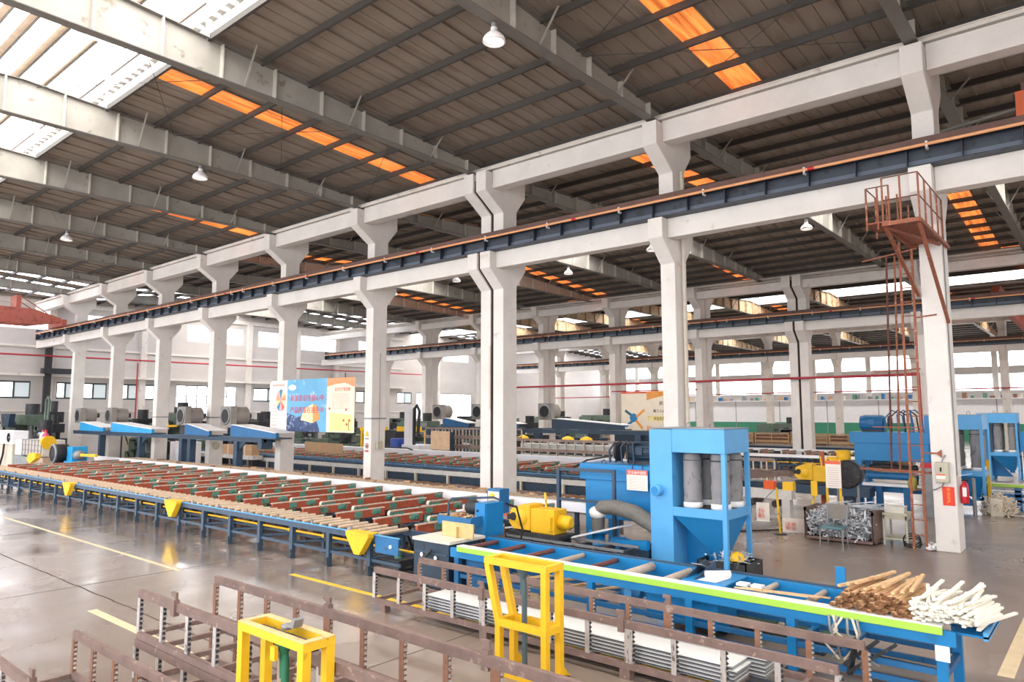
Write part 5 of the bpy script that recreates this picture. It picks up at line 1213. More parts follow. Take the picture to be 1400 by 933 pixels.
M().prism([(-23.2, 2.1), (-21.8, 2.1), (-21.8, 2.7), (-23.2, 2.8)], 'y', by - .013, by - .01).build('yellow_tint', mat('poster_yellow', '#F5E29A', .6), t_)
k = M()
for i in range(12): k.box(-23.1, -22.0, by - .015, by - .013, 2.95 + i * .05, 2.965 + i * .05)
k.build('text_lines', mat('faint_print', '#CDB7AC'), t_)
k = M()
for (x, z) in ((-23.25, 2.95), (-22.2, 2.9), (-22.0, 2.5), (-22.15, 2.35), (-22.35, 2.5)): k.ball((x, by - .014, z), .06, .004, .05, 8, 5)
k.build('flowers', mat('flower_red', '#D85A48', .6), t_)
M().tube([(-22.0, by - .015, 2.12), (-22.05, by - .015, 2.3), (-22.0, by - .015, 2.5)], .012, 5).build('flower_stem', green_dk, t_)
# banner in the second bay
t_ = thing('safety_banner', 'cream and orange safety banner hung on the second column row', 'banner', (-21.7, 39.5, 2.6))
yb_ = 39.5
B(-24.2, -20.4, yb_, yb_ + .02, 1.72, 4.14).build('sheet', mat('poster_cream', '#F6E8D2'), t_)
M().prism([(-22.35, 4.14), (-20.4, 4.14), (-20.4, 4.05), (-21.0, 3.9), (-22.35, 3.6)], 'y', yb_ - .01, yb_).build('orange_swoosh', mat('banner_orange', '#F2A24C', .6), t_)
M().prism([(-22.35, 1.72), (-20.4, 1.72), (-20.4, 1.85), (-21.2, 1.8), (-22.35, 2.0)], 'y', yb_ - .01, yb_).build('orange_swoosh', mat('banner_orange', '#F2A24C'), t_)
B(-22.3, -20.4, yb_ - .01, yb_, 2.3, 2.62).build('yellow_strip', mat('poster_yellow', '#F5E29A'), t_)
B(-24.2, -22.35, yb_ - .01, yb_, 4.02, 4.14).build('red_strip', mat('orange_red_print', '#E5694A'), t_)
M().tube([(-25.2, 40.0, 4.2), (-19.2, 40.0, 4.2)], .04, 6).tube([(-24.0, 39.5, 4.14), (-24.0, 40.0, 4.2)], .02, 5).tube([(-20.6, 39.5, 4.14), (-20.6, 40.0, 4.2)], .02, 5).build('hanging_rail', red_pipe, t_)
ink = mat('black_print', '#2C2A28', .6)
for s_, z, w_, x in (('安全生产', 3.3, 1.0, -21.5), ('新工人必须培训', 2.85, 1.4, -21.9), ('安全生产要牢记', 2.38, 1.4, -21.9)): text('banner_text', s_, .26 if z > 3 else .2, ink, t_, (x, yb_ - .015, z), (1, 0, 0), (0, 0, 1), width=w_)
for a, m_ in ((.8, mat('banner_orange', '#F2A24C')), (2.4, mat('banner_teal', '#2C6E8C', .6)), (3.9, mat('banner_blue', '#2E86BE', .6)), (5.3, mat('banner_orange', '#F2A24C'))):
    M().bar((-23.2 + .15 * math.cos(a), yb_ - .012, 2.45 + .15 * math.sin(a)), (-23.2 + .95 * math.cos(a), yb_ - .012, 2.45 + .75 * math.sin(a)), .16, .014, up=(0, 1, 0)).build('pinwheel_arm', m_, t_)
M().ball((-23.3, yb_ - .012, 2.5), .28, .01, .28, 12, 6).build('pinwheel_hub', mat('banner_blue', '#2E86BE'), t_)
# sign on the column with the warning triangle
t_ = thing('warning_sign', 'strip of warning signs with yellow triangle on the near column right of the banner', 'sign', (-21.1, 16.72, 1.5))
M().prism([(-21.2, 1.93), (-20.98, 1.93), (-21.09, 2.14)], 'y', 16.722, 16.736).build('yellow_triangle', yellow, t_)
B(-21.19, -20.99, 16.724, 16.736, 1.82, 1.86).build('grey_caption', steel_d, t_)
M().lathe([(.075, 0), (.1, 0), (.1, -.008), (.075, -.008)], (-21.09, 16.736, 1.58), 20, 'y', False).build('red_ring', red_ext, t_)
B(-21.19, -20.99, 16.724, 16.736, 1.36, 1.42).build('red_caption', red_ext, t_); M().ball((-21.09, 16.732, 1.57), .04, .004, .05, 8, 6).build('pictogram', black, t_)
t_ = thing('junction_box', 'small grey junction box on the side of the warning-sign column', 'box', (-20.84, 17.1, 1.6))
B(-20.865, -20.74, 16.95, 17.2, 1.45, 1.75).build('enclosure', grey_box, t_, bevel=.01); M().tube([(-20.85, 17.1, 1.75), (-20.85, 17.1, 5.0)], .01, 5).build('conduit', steel_d, t_)
t_ = thing('round_bell', 'round grey fitting low on the near column crossed by the blue beam', 'bell', (-32.75, 17.0, 1.2))
M().lathe([(.0, .06), (.12, .05), (.2, .02), (.2, 0)], (-32.79, 17.05, 1.25), 18, 'x').build('bell_body', grey_box, t_)
# downpipes strapped to columns
for x, yy, z0, z1, s_ in ((-8.5, 17.1, .0, 9.2, 'near column behind the filter tower'), (-15.0, 16.69, 2.9, 4.9, 'twin near column'), (-7.0, 40.9, 0, 10.2, 'second-row column left of the ladder')):
    tag(M().tube([(x, yy, z0), (x, yy, z1)], .05 if z1 > 6 else .03, 8).build('down_pipe', cream), 'vertical pipe fixed to the %s' % s_, 'pipe')
for x in COLA[5:9]:
    c_ = tag(M().box(x - .225, x + .225, 16.715, 16.735, 2.55, 2.6).box(x + .215, x + .235, 16.74, 17.42, 2.55, 2.6).build('column_band', steel_d), 'grey cable band around the near column at X of %s' % {-21.08: 'the warning sign', -27.0: 'the chart poster', -33.0: 'the round bell', -38.85: 'the blue gantry'}[x], 'band')

# ================================================================ CLUTTER AT THE LEFT END
def machine(x, y, w_, d_, h_, m1, label, seed, extras=True, m2=dark):
    """generic heavy workshop machine: bed, column, head, wheel, pipes"""
    rn = random.Random(seed); t_ = thing('press_machine', label, 'machine', (x, y, 0))
    B(x - w_ / 2, x + w_ / 2, y - d_ / 2, y + d_ / 2, 0, h_ * .35).build('bed', m1, t_, bevel=.03)
    B(x - w_ * .45, x - w_ * .1, y - d_ * .35, y + d_ * .35, h_ * .35, h_ * .85).build('column', m1, t_, bevel=.03)
    B(x - w_ * .4, x + w_ * .38, y - d_ * .3, y + d_ * .3, h_ * .68, h_ * .9).build('head', m1, t_, bevel=.03)
    M().lathe([(h_ * .13, -.05), (h_ * .17, -.04), (h_ * .17, .04), (h_ * .13, .05)], (x + w_ * .15, y - d_ * .45, h_ * .6), 18, 'y').build('hand_wheel', m2, t_)
    M().cyl((x + w_ * .2, y, h_ * .9), (x + w_ * .2, y, h_ * 1.12), w_ * .09, n=14).build('top_cylinder', m2, t_)
    M().cyl((x + w_ * .2, y, h_ * .35), (x + w_ * .2, y, h_ * .68), w_ * .06, n=12).build('ram', steel_d, t_)
    k = M()
    for i in range(7):
        a = Vector((x + rn.uniform(-.5, .5) * w_, y - d_ * .5, h_ * rn.uniform(.2, .8))); k.tube([a, a + Vector((rn.uniform(-.3, .3), -.1, rn.uniform(.1, .4))), a + Vector((rn.uniform(-.4, .4), 0, rn.uniform(-.3, .4)))], .03, 6)
    k.build('hoses', m2, t_, kind='stuff')
    k = M()
    for i in range(9):
        a = (x + rn.uniform(-.5, .45) * w_, y - d_ * .52, h_ * rn.uniform(.05, .8)); k.box(a[0], a[0] + rn.uniform(.1, .3) * w_, a[1], a[1] + .08, a[2], a[2] + rn.uniform(.04, .12) * h_)
    k.build('fittings', rn.choice([steel_d, dark, mgreen]), t_, kind='stuff')
    return t_
machine(-52.3, 14.8, 4.4, 2.0, 3.0, mgreen, 'large grey green press at the far left before the end wall', 1)
machine(-48.6, 15.0, 2.0, 1.6, 2.4, dark, 'dark press just left of the leftmost column', 2)
machine(-50.2, 20.6, 3.6, 2, 2.7, dark, 'dark machine between the two leftmost columns', 3)
machine(-46.5, 21.5, 3.6, 2, 3.1, mgreen, 'grey green machine behind the second blue duct', 4)
machine(-48.5, 28.5, 4.5, 2, 2.6, dark, 'dark machine behind the third column', 5)
machine(-50.0, 34, 3.2, 2, 2.2, mgreen, 'low green machine below the big window', 6)
machine(-36.5, 33.5, 3.5, 2, 2.5, mgreen, 'green machine right of the warning-sign column', 7)
machine(-42.5, 22.8, 1.9, 1.5, 1.7, dark, 'dark pump behind the blue cabinet', 15)
machine(-51, 44, 4, 2.2, 2.6, mgreen, 'green machine far back in front of the end wall', 8)
machine(-49, 52, 4, 2.2, 2.8, dark, 'dark machine far back by the bright opening', 9)
machine(-40.6, 62.0, 4.5, 2.2, 2.9, mgreen, 'grey green press behind the two distant workers', 10)
machine(-46.5, 62, 5, 2.2, 2.7, mgreen, 'long green machine far off in the third bay', 11)
machine(-37, 50, 4, 2, 2.2, blue_dk, 'navy machine in the third bay left of the safety banner', 12)
machine(-22.5, 33.0, 3, 1.4, 1.6, blue_dk, 'navy machine below the second-bay gantry, right', 13)
machine(-26.5, 33.0, 3, 1.4, 1.7, dark, 'dark machine below the second-bay gantry, left', 14)
for i, (x, y) in enumerate(((-24.9, 29.2), (-23.9, 29.2), (-21.0, 29.2), (-19.9, 29.2))):
    t_ = thing('yellow_guard', 'yellow guard cover below the second-bay gantry, %s from the left' % ORD[i], 'guard', (x, y, 1.5)); M().lathe([(.05, .2), (.28, .1), (.32, 0)], (x, y, 1.45), 10).build('cover', yellow, t_)
    B(x - .04, x + .04, y - .03, y + .03, 0, 1.5).build('stem', blue_dk, t_)
machine(-44.5, 18.6, 2.6, 1.0, 1.5, mgreen, 'low grey green machine under the second blue duct', 21)
machine(-41.2, 18.7, 1.6, .9, 1.35, dark, 'low dark machine right of the white cabinet', 22)
machine(-54.5, 16.8, 2.2, 1.6, 3.2, dark, 'tall dark press against the end wall at the far left', 23)
machine(-55, 11.5, 3, 1.8, 2.9, mgreen, 'grey green machine at the left border before the end wall', 24)
machine(-53.5, 24.5, 3, 1.8, 2.9, dark, 'dark machine by the end wall left of the big window', 25)
machine(-53.8, 30.5, 3, 1.8, 2.1, steel_d, 'grey machine beneath the big window of the end wall', 26)
machine(-52, 38.5, 3.4, 1.8, 2.6, mgreen, 'green machine behind the safety posters, at the end wall', 27)
machine(-36.5, 44.5, 4, 1.8, 2.3, dark, 'dark machine left of the far timber crates', 28)
for q_, (mx_, my_, mw_, mh_, mm_, ml_) in enumerate((
    (-40.5, 30.5, 3.0, 2.0, mgreen, 'green machine left of the yellow trestle, second bay'), (-37.5, 38.0, 3.0, 2.2, dark, 'dark machine in front of the second-row columns, left'),
    (-45.5, 26.5, 2.6, 2.5, dark, 'dark machine behind the poster column, second bay'), (-30.0, 33.5, 2.6, 1.9, mgreen, 'green machine behind the tall rack stack'),
    (-26.5, 48.5, 3.4, 2.1, mgreen, 'green machine behind the second-row columns near the crates'), (-44.5, 52.0, 3.0, 2.6, mgreen, 'green machine in the third bay, left part'),
    (-52.5, 32.0, 2.4, 1.8, blue_m, 'blue machine near the end wall below the big window'), (-31.5, 57.5, 4.0, 2.3, dark, 'dark machine in the third bay behind the safety banner'),
    (-20.5, 57.5, 4.0, 2.2, mgreen, 'green machine in the third bay right of the safety banner'), (-48.3, 24.0, 2.2, 2.0, dark, 'small dark machine between third and fourth left columns'))):
    machine(mx_, my_, mw_, 1.5, mh_, mm_, ml_, 40 + q_)
# chute and stack pipe
t_ = thing('dark_chute', 'dark steel chute on the press at the far left', 'chute', (-50.5, 13.6, 0))
M().prism([(-51.6, 2.75), (-49.9, 2.75), (-50.1, 1.95), (-51.3, 1.95)], 'y', 13.2, 13.5).build('chute_body', blue_dk, t_); B(-51.5, -51.35, 13.3, 13.4, 0, 2.0).build('chute_leg', dark, t_)
M().bar((-50.9, 13.18, 2.1), (-50.6, 13.18, 2.6), .04, .01).build('bright_streak_plate', steel, t_)
t_ = thing('vent_stack', 'dark pipe with a hooked top beside the leftmost column', 'pipe', (-46.6, 14.2, 0))
M().tube([(-46.6, 14.1, 0), (-46.6, 14.1, 2.4)], .33, 14).build('drum_body', dark, t_)
M().tube([(-46.75, 14.1, 2.4), (-46.75, 14.1, 3.55), (-46.5, 14.1, 3.7), (-46.25, 14.1, 3.5), (-46.35, 14.1, 2.4)], .07, 8).build('hook_pipe', mgreen, t_)
t_ = thing('wall_duct', 'dark rectangular duct standing on the end wall at the left', 'duct', (XW + .6, 17.9, 3))
B(XW + .31, XW + .6, 16.9, 17.3, 2.0, 8.4).build('duct_run', dark, t_); B(XW + .31, XW + .9, 16.7, 18.6, 5.55, 5.9).build('duct_branch', dark, t_)
# red oval part on the machine, yellow bars
tag(M().lathe([(0, -.1), (.5, -.08), (.5, .08), (0, .1)], (-53, 13.3, 2.55), 16, 'y').build('pink_flywheel', mat('salmon_paint', '#E5A58C', .6)), 'salmon coloured round cover on the large press at the far left', 'cover')
tag(M().tube([(-53.0 + .95 * math.cos(a), 13.2, 2.75 + .95 * math.sin(a)) for a in [q * math.pi / 10 for q in range(11)]], .05, 6).build('hoop_rail', dark), 'thin dark hoop above the press at the far left', 'hoop')
t_ = thing('pipe_stand', 'yellow pipe stand standing before the large press at the far left', 'frame', (-51.5, 13.0, 0)); M().tube([(-51.8, 13, 0), (-51.8, 13, 2.5), (-51.9, 13.1, 2.8)], .08, 6).build('yellow_post', yellow_worn, t_)
t_ = thing('yellow_robot_arm', 'yellow bent machine arm behind the second blue duct', 'machine', (-44, 19.6, 0)); M().tube([(-44.6, 19.5, 0), (-44.6, 19.5, 2.4), (-44.2, 19.5, 2.75), (-43.6, 19.5, 2.3), (-43.4, 19.5, 1.9)], .12, 8).build('arm', yellow_worn, t_); M().bar((-43.9, 19.5, 2.0), (-42.2, 19.5, 2.05), .1, .12).build('arm_bar', yellow_worn, t_)
# box air unit, container, motor at table end
t_ = thing('air_unit', 'white box air unit with round fan at the left edge', 'air conditioner', (-45.6, 12, 0))
B(-47.6, -44.2, 11.9, 12.6, 1.15, 1.85).build('casing', white_m, t_, bevel=.02); M().lathe([(.05, 0), (.2, 0), (.24, -.04), (.24, .0)], (-44.85, 11.9, 1.5), 18, 'y', False).build('fan_ring', dark, t_)
B(-47.4, -44.5, 12.0, 12.5, 0, 1.15).build('cabinet', cream, t_); M().tube([(-45.4, 11.85, 1.15), (-45.5, 11.85, .6), (-45.9, 11.85, 0.02)], .05, 6).build('black_hose', black, t_)
t_ = thing('bulk_container', 'white caged container on a grey base at the left end of the table', 'container', (-42.2, 12.5, 0))
B(-44.1, -43.0, 12.0, 13.0, .62, 1.42).build('white_tank', white_m, t_, bevel=.04); B(-42.9, -39.95, 12.0, 13.0, .65, 1.46).build('grey_tank', mat('pale_grey_tank', '#CFC6BF', .5), t_, bevel=.04)
k = M()
for i in range(7): k.bar((-42.8 + i * .47, 11.96, .65), (-42.8 + i * .47, 11.96, 1.47), .03, .03)
for i in range(4): k.bar((-42.9, 11.95, .7 + i * .25), (-39.95, 11.95, .7 + i * .25), .03, .03)
k.build('cage_bars', steel_d, t_)
B(-44.1, -41.0, 11.95, 13.0, 0, .6).build('grey_base', mat('grey_sheet', '#8E9398', .6), t_); B(-41.0, -39.6, 11.95, 13.0, 0, .62).build('brown_base', mat('brown_sheet', '#B39A86', .7), t_)
for i, (x, m_, s_) in enumerate(((-41.3, white_m, 'clear'), (-40.9, red_ext, 'red-capped'))):
    t_ = thing('bottle', '%s bottle on top of the caged container' % s_, 'bottle', (x, 12.4, 1.46)); M().lathe([(0, 0), (.14, 0), (.14, .25), (.05, .36), (.05, .42)], (x, 12.4, 1.46), 10).build('bottle_body', white_m if i == 0 else mat('pink_plastic', '#D85A78', .5), t_); M().cyl((x, 12.4, 1.86), (x, 12.4, 1.95), .06, n=8).build('cap', red_ext, t_)
t_ = thing('drum_motor', 'big black round motor with light blue mount at the left end of the table', 'motor', (-34.8, 11.2, 0))
M().lathe([(.2, -.04), (.34, -.02), (.4, .0), (.4, .5), (.3, .55)], (-34.85, 10.9, 1.05), 24, 'y').build('motor_barrel', black, t_)
M().lathe([(.33, -.05), (.42, -.05), (.42, .02), (.33, .02)], (-34.85, 10.9, 1.05), 24, 'y', False).build('motor_rim', steel_d, t_)
B(-34.5, -33.9, 11.3, 11.9, .6, 1.35).build('blue_mount', mat('sky_blue_paint', '#2FA3E0'), t_); B(-34.5, -33.5, 11.2, 11.9, .6, .75).build('blue_bed', mat('sky_blue_paint', '#2FA3E0'), t_); B(-35.4, -33.5, 11.0, 11.9, 0, .6).build('base', blue_dk, t_)
M().lathe([(.12, 0), (.2, .03), (.2, .5), (.1, .55)], (-34.0, 11.5, 1.0), 14, 'x').build('gear_case', steel_d, t_)
M().bar((-33.5, 11.5, 1.02), (-31.8, 11.5, 1.05), .1, .1).build('shaft', yellow_worn, t_)
M().prism([(-36.6, .75), (-36.3, 1.05), (-35.4, 1.05), (-35.4, .85), (-36.1, .6)], 'y', 10.4, 10.6).build('yellow_bracket', yellow, t_); M().cyl((-36.0, 10.9, 1.55), (-35.5, 10.9, 1.5), .2, .3, 14).build('yellow_cone', yellow, t_)
# white machines and cabinets behind
for i, (x0, x1, y, z0, z1, m_, nm, lb) in enumerate((
    (-49.2, -46.4, 18.2, 0, 1.5, cream, 'cream_cabinet', 'cream cabinet with dark doors behind the first blue duct'),
    (-39.4, -37.7, 17.9, 0, 1.25, white_m, 'white_cabinet', 'white cabinet behind the gantry leg right of the third column'),
    (-43.9, -42.0, 20.0, .5, 1.1, blue, 'blue_cabinet', 'bright blue drawer cabinet behind the gantry, upper box'),
    (-43.7, -42.0, 20.05, 0, .5, blue, 'blue_cabinet', 'bright blue drawer cabinet behind the gantry, lower box'),
    (-55.5, -53.5, 33.5, 0, 5.4, white_m, 'white_silo', 'tall white cabinet machine against the end wall'),
    (-40.8, -34.2, 21.6, 0, .0, white_m, '', ''))):
    if not nm: continue
    t_ = thing(nm, lb, 'cabinet', ((x0 + x1) / 2, y, z0)); B(x0, x1, y, y + .9, z0, z1).build('carcass', m_, t_, bevel=.01)
    n_ = 2 if x1 - x0 > 1 else 1
    for j in range(n_): B(x0 + .05 + j * (x1 - x0) / n_, x0 - .05 + (j + 1) * (x1 - x0) / n_, y - .02, y, z0 + .05, z1 - .05).build('door', m_ if nm != 'cream_cabinet' or j == 0 else dark, t_)
# work table with cartons
t_ = thing('work_table', 'long white-edged work table behind the fourth column', 'table', (-37.5, 19.6, 0))
B(-40.9, -33.5, 19.4, 19.95, .42, .62).build('table_top', mat('dusty_white_paint', '#CFCBC6'), t_)
for x in (-40.7, -37.2, -33.7): B(x - .05, x + .05, 19.45, 19.9, 0, .42).build('leg', dark, t_)
for i, (x, w_, h_) in enumerate(((-36.2, 1.5, .5), (-34.5, 1.4, .52), (-38.2, .9, .35))):
    t_ = thing('carton', 'brown carton on the work table, %s from the right' % ['second', 'first', 'third'][i], 'carton', (x, 19.7, .62), group='cartons on the work table')
    B(x - w_ / 2, x + w_ / 2, 19.5, 19.9, .62, .62 + h_).build('carton_box', card, t_); B(x - .04, x + .04, 19.495, 19.905, .62, .625 + h_).build('tape', cream, t_)
t_ = thing('board_sheet', 'large brown sheet leaning on the second cooling table right of the poster column', 'board', (-31.5, 22.5, .7)); M().prism([(-33.5, .72), (-30.2, .72), (-30.2, 1.22), (-33.5, 1.25)], 'y', 22.4, 22.46).build('board', card, t_)
t_ = thing('yellow_trestle', 'yellow steel frame and dark cabinet behind the sailing banner', 'frame', (-37, 30, 0))
M().bar((-38.5, 30, 1.75), (-35.8, 30, 1.8), .12, .2).bar((-38.3, 30, 0), (-38.3, 30, 1.75), .16, .16).bar((-38.2, 30, 1.6), (-37.7, 30, 1.0), .1, .12).bar((-34.8, 30, 1.8), (-31.9, 30, 1.8), .12, .3).bar((-32.2, 30, 0), (-32.2, 30, 1.7), .12, .12).build('yellow_bars', yellow, t_)
B(-37, -35.2, 30.2, 31, 0, 1.7).build('dark_cabinet', dark, t_); B(-35.0, -32.4, 30.3, 31, 0, .9).build('blue_body', blue_m, t_)
# group right of the warning-sign column
t_ = thing('control_panel', 'tan control panel behind the second table right of the warning-sign column', 'panel', (-25.5, 26, 0))
B(-27.4, -26.2, 25.9, 26.1, .9, 1.85).build('tan_board', mat('tan_board', '#EBC9A4', .6), t_); B(-27.3, -26.3, 26.1, 26.5, 0, 1.8).build('panel_cabinet', blue_dk, t_)
t_ = thing('white_apparatus', 'white apparatus with tubes right of the warning-sign column', 'machine', (-28.9, 26, 0))
B(-29.7, -28.3, 25.9, 26.8, 0, 1.1).build('base', white_m, t_, bevel=.03); B(-29.6, -29.2, 26.0, 26.4, 1.1, 3.2).build('mast', white_m, t_); M().tube([(-28.8, 26, 1.1), (-28.8, 26, 3.0), (-28.6, 26, 3.2), (-28.4, 26, 2.9), (-28.5, 26, 1.6)], .09, 8).build('dark_pipe', dark, t_)
t_ = thing('blue_drum', 'blue round drum left of the white apparatus', 'drum', (-30.3, 26, 0)); M().lathe([(0, 0), (.4, 0), (.42, .05), (.42, 1.35), (.4, 1.4), (0, 1.4)], (-30.3, 26.2, 0), 20).build('drum_shell', mat('deep_blue_plastic', '#2A4FA8', .5), t_); M().lathe([(.43, .45), (.445, .47), (.43, .49)], (-30.3, 26.2, 0), 20, 'z', False).build('hoop', blue_dk, t_)

# ---------------- second line at the right
tk2 = tank(-5.98, -4.05, 22.7, 23.9, 1.40, 2.2, 'bright blue tank on tall legs left of the ladder')
B(-6.05, -4.0, 22.72, 22.8, .52, .7).build('lower_beam', blue, tk2)
motor((-5.55, 23.2, 2.48), .55, .22, blue_m, 'pump_motor', 'blue pump motor on the tank behind the ladder')
t_ = thing('pump_hoses', 'black hoses and coupling on the tank behind the ladder', 'hoses', (-4.9, 23.1, 2.22))
for i in range(5): M().tube([(-5.2 + i * .18, 23.0, 2.22), (-5.2 + i * .17, 23.0, 2.6 + .06 * i), (-5.0 + i * .15, 23.05, 2.85), (-4.75 + i * .12, 23.1, 2.7), (-4.7 + i * .12, 23.1, 2.22)], .022, 6).build('hose', black if i % 2 else blue_m, t_)
M().lathe([(.1, -.03), (.2, -.03), (.2, .03), (.1, .03)], (-5.1, 23.2, 2.5), 18, 'x').build('coupling', dark, t_)
t_ = thing('blue_roller_press', 'blue roller frame with black hose below the far tank', 'machine', (-5, 22.45, 0))
M().cyl((-5.6, 22.45, 1.0), (-4.3, 22.45, 1.0), .1, n=14).build('blue_roll', blue_m, t_); M().tube([(-5.5, 22.4, 1.22), (-5.1, 22.4, 1.27), (-4.6, 22.4, 1.22), (-4.3, 22.4, 1.25)], .09, 8).build('black_hose', black, t_)
M().box(-5.7, -4.2, 22.3, 22.65, .72, .8).build('white_debris_tray', white_m, t_); B(-4.15, -3.75, 22.0, 22.6, 0, 1.3).build('grey_cabinet', steel_d, t_); B(-4.15, -3.75, 21.98, 22.6, 1.3, 1.42).build('red_top', red_ext, t_)
for x in (-5.62, -4.35): B(x - .04, x + .04, 22.4, 22.5, .7, 1.0).build('bearing_post', blue_m, t_)
M().ball((-4.42, 22.3, .85), .12, .1, .22, 10, 7, .08, rnd).build('yellow_bag', mat('olive_yellow_bag', '#B5A648', .7), t_)
for x in (-5.3, -4.6): B(x - .08, x + .08, 22.4, 22.55, 0, .72).build('leg', blue_m, t_)
filter_tower(-4.35, 23.9, 'blue dust filter just right of the rightmost near column', h=2.72, x1=-2.92, y1=24.95)
filter_tower(-4.62, 36.2, 'distant blue dust filter at the right edge', h=2.78, x1=-3.2, y1=37.3)
motor((-2.6, 36.7, 2.3), .6, .25, blue_m, 'pump_motor', 'blue motor at the right edge beside the distant filter'); t_ = thing('motor_tank', 'blue tank carrying the motor at the right edge', 'tank', (-2.3, 36.7, 0)); B(-3.15, -1.2, 36.3, 37.3, 1.2, 2.0).build('tank_body', blue, t_); 
for x in (-3.0, -1.4): B(x - .08, x + .08, 36.4, 36.6, 0, 1.2).build('leg', blue, t_)
puller(-6.85, 22.1, .98, 'second yellow puller head behind the notice stand')
t_ = thing('puller_track', 'blue track beam carrying the far yellow puller', 'track', (-7.2, 22.1, 0)); B(-9.8, -5.4, 21.8, 22.4, .42, .68).build('beam', blue_d, t_)
for x in (-9.5, -7.8, -6.0): B(x - .12, x + .12, 21.9, 22.3, 0, .42).build('leg', blue_dk, t_)
t_ = thing('transfer_arms', 'brown transfer arms reaching toward the far yellow puller', 'machine', (-9, 21.6, 0))
for i in range(5): M().bar((-11.0 + i * .45, 21.0 + .02 * i, .80), (-9.0 + i * .42, 22.2, .98), .09, .11).build('arm', rust, t_)
B(-11.2, -9.0, 20.95, 21.1, .0, .72).build('arm_support', blue_dk, t_)
t_ = thing('yellow_reel', 'yellow reel with round head behind the notice stand', 'reel', (-6.0, 23, 0)); M().lathe([(.15, 0), (.2, .02), (.2, .35), (.15, .37)], (-6.3, 22.75, 1.3), 14).build('reel', yellow, t_); B(-6.34, -6.26, 22.7, 22.8, .0, 1.3).build('stem', blue_dk, t_)
tag(B(-6.95, -6.83, 22.6, 22.7, .0, 1.62).build('red_post', red_beam), 'short red post behind the far yellow puller', 'post')
# conveyor at the right edge
t_ = thing('run_out_conveyor', 'distant run-out conveyor with lime green edge at the right border', 'conveyor', (-1, 25, 0))
B(-3.3, 4, 24.96, 25.0, .66, .74).build('green_edge_strip', lime, t_); B(-3.3, 4, 25.0, 25.7, .64, .72).build('roller_bed', mat('mixed_grey_deck', '#A89C94', .8, var=.3, scale=8), t_)
for z in (.38, .22): B(-3.3, 4, 25.0, 25.06, z, z + .08).build('blue_rail', blue_m, t_)
for z in (.52,): B(-3.3, 4, 25.0, 25.05, z, z + .05).build('white_rail', white_m, t_)
for x in (-3.1, -2.3, -1.2, .4, 2): B(x - .08, x + .08, 25.0, 25.2, 0, .64).build('leg', blue_m, t_)
t_ = thing('yellow_hoop', 'yellow hoop frame in front of the distant conveyor at the right', 'frame', (-3.1, 24.4, 0)); M().tube([(-3.3, 24.7, .62), (-3.3, 24.7, 1.42), (-2.95, 24.7, 1.42)], .02, 6).build('thin_rail', yellow_worn, t_); B(-2.98, -2.9, 24.66, 24.74, .0, 1.42).build('yellow_post', yellow, t_)
tag(M().tube([(-3.12, 23.2, 0), (-3.12, 23.2, 1.0)], .05, 8).build('grey_post', steel_d), 'thin grey post on the floor right of the column beside the filter', 'post')
t_ = thing('offcut_heap', 'heap of cream plastic offcuts around a crate on the floor at the right', 'heap', (-2.65, 23.6, 0))
k = M()
for i in range(420):
    a = rnd.uniform(0, 6.28); r_ = rnd.uniform(0, .42); p = Vector((-2.62 + r_ * math.cos(a), 23.7 + r_ * math.sin(a), rnd.uniform(.02, .58 * (1 - r_ * .9)))); dv = Vector((rnd.gauss(0, 1), rnd.gauss(0, 1), rnd.gauss(0, .7))).normalized() * rnd.uniform(.06, .16); k.bar(p - dv, p + dv, .03, .015)
k.build('offcuts', belt_w, t_, kind='stuff'); B(-2.78, -2.5, 23.35, 23.6, 0, .45).build('crate', cream, t_)
tag(M().bar((-2.3, 23.6, .02), (-1.7, 23.7, .03), .05, .02).build('loose_strip', belt_w), 'cream strip lying on the floor right of the offcut heap', 'strip')
# timber crates beyond the far column row
for j in range(3):
    for i in range(9):
        x = -29 + i * 2.25; z = j * .52
        t_ = thing('timber_crate', 'pale timber crate beyond the far column row, %s from the left in the %s tier' % (ORD[i], ['bottom', 'middle', 'top'][j]), 'crate', (x + 1.1, 45.5, z), group='timber crates beyond the far column row')
        B(x + .06, x + 2.1, 45.1, 46.0, z + .0, z + .4).build('contents', rust_o if (i + j) % 2 else card, t_)
        k = M()
        for q in (.0, .2, .45): k.box(x, x + 2.16, 45.02, 45.08, z + q, z + q + .07)
        for q in (0, 1.05, 2.1): k.box(x + q, x + q + .06, 45.0, 45.06, z + .0, z + .52)
        k.build('slat_frame', wood, t_)
t_ = thing('steel_bench', 'long dark steel bench in front of the timber crates', 'bench', (-19, 43.6, 0)); B(-30, -8.5, 43.3, 43.9, .4, .8).build('bench_body', blue_dk, t_); B(-30, -8.5, 43.28, 43.9, .81, .88).build('bench_top', steel_d, t_)
for x in (-29, -19, -9.5): B(x - .15, x + .15, 43.3, 43.9, 0, .4).build('leg', dark, t_)

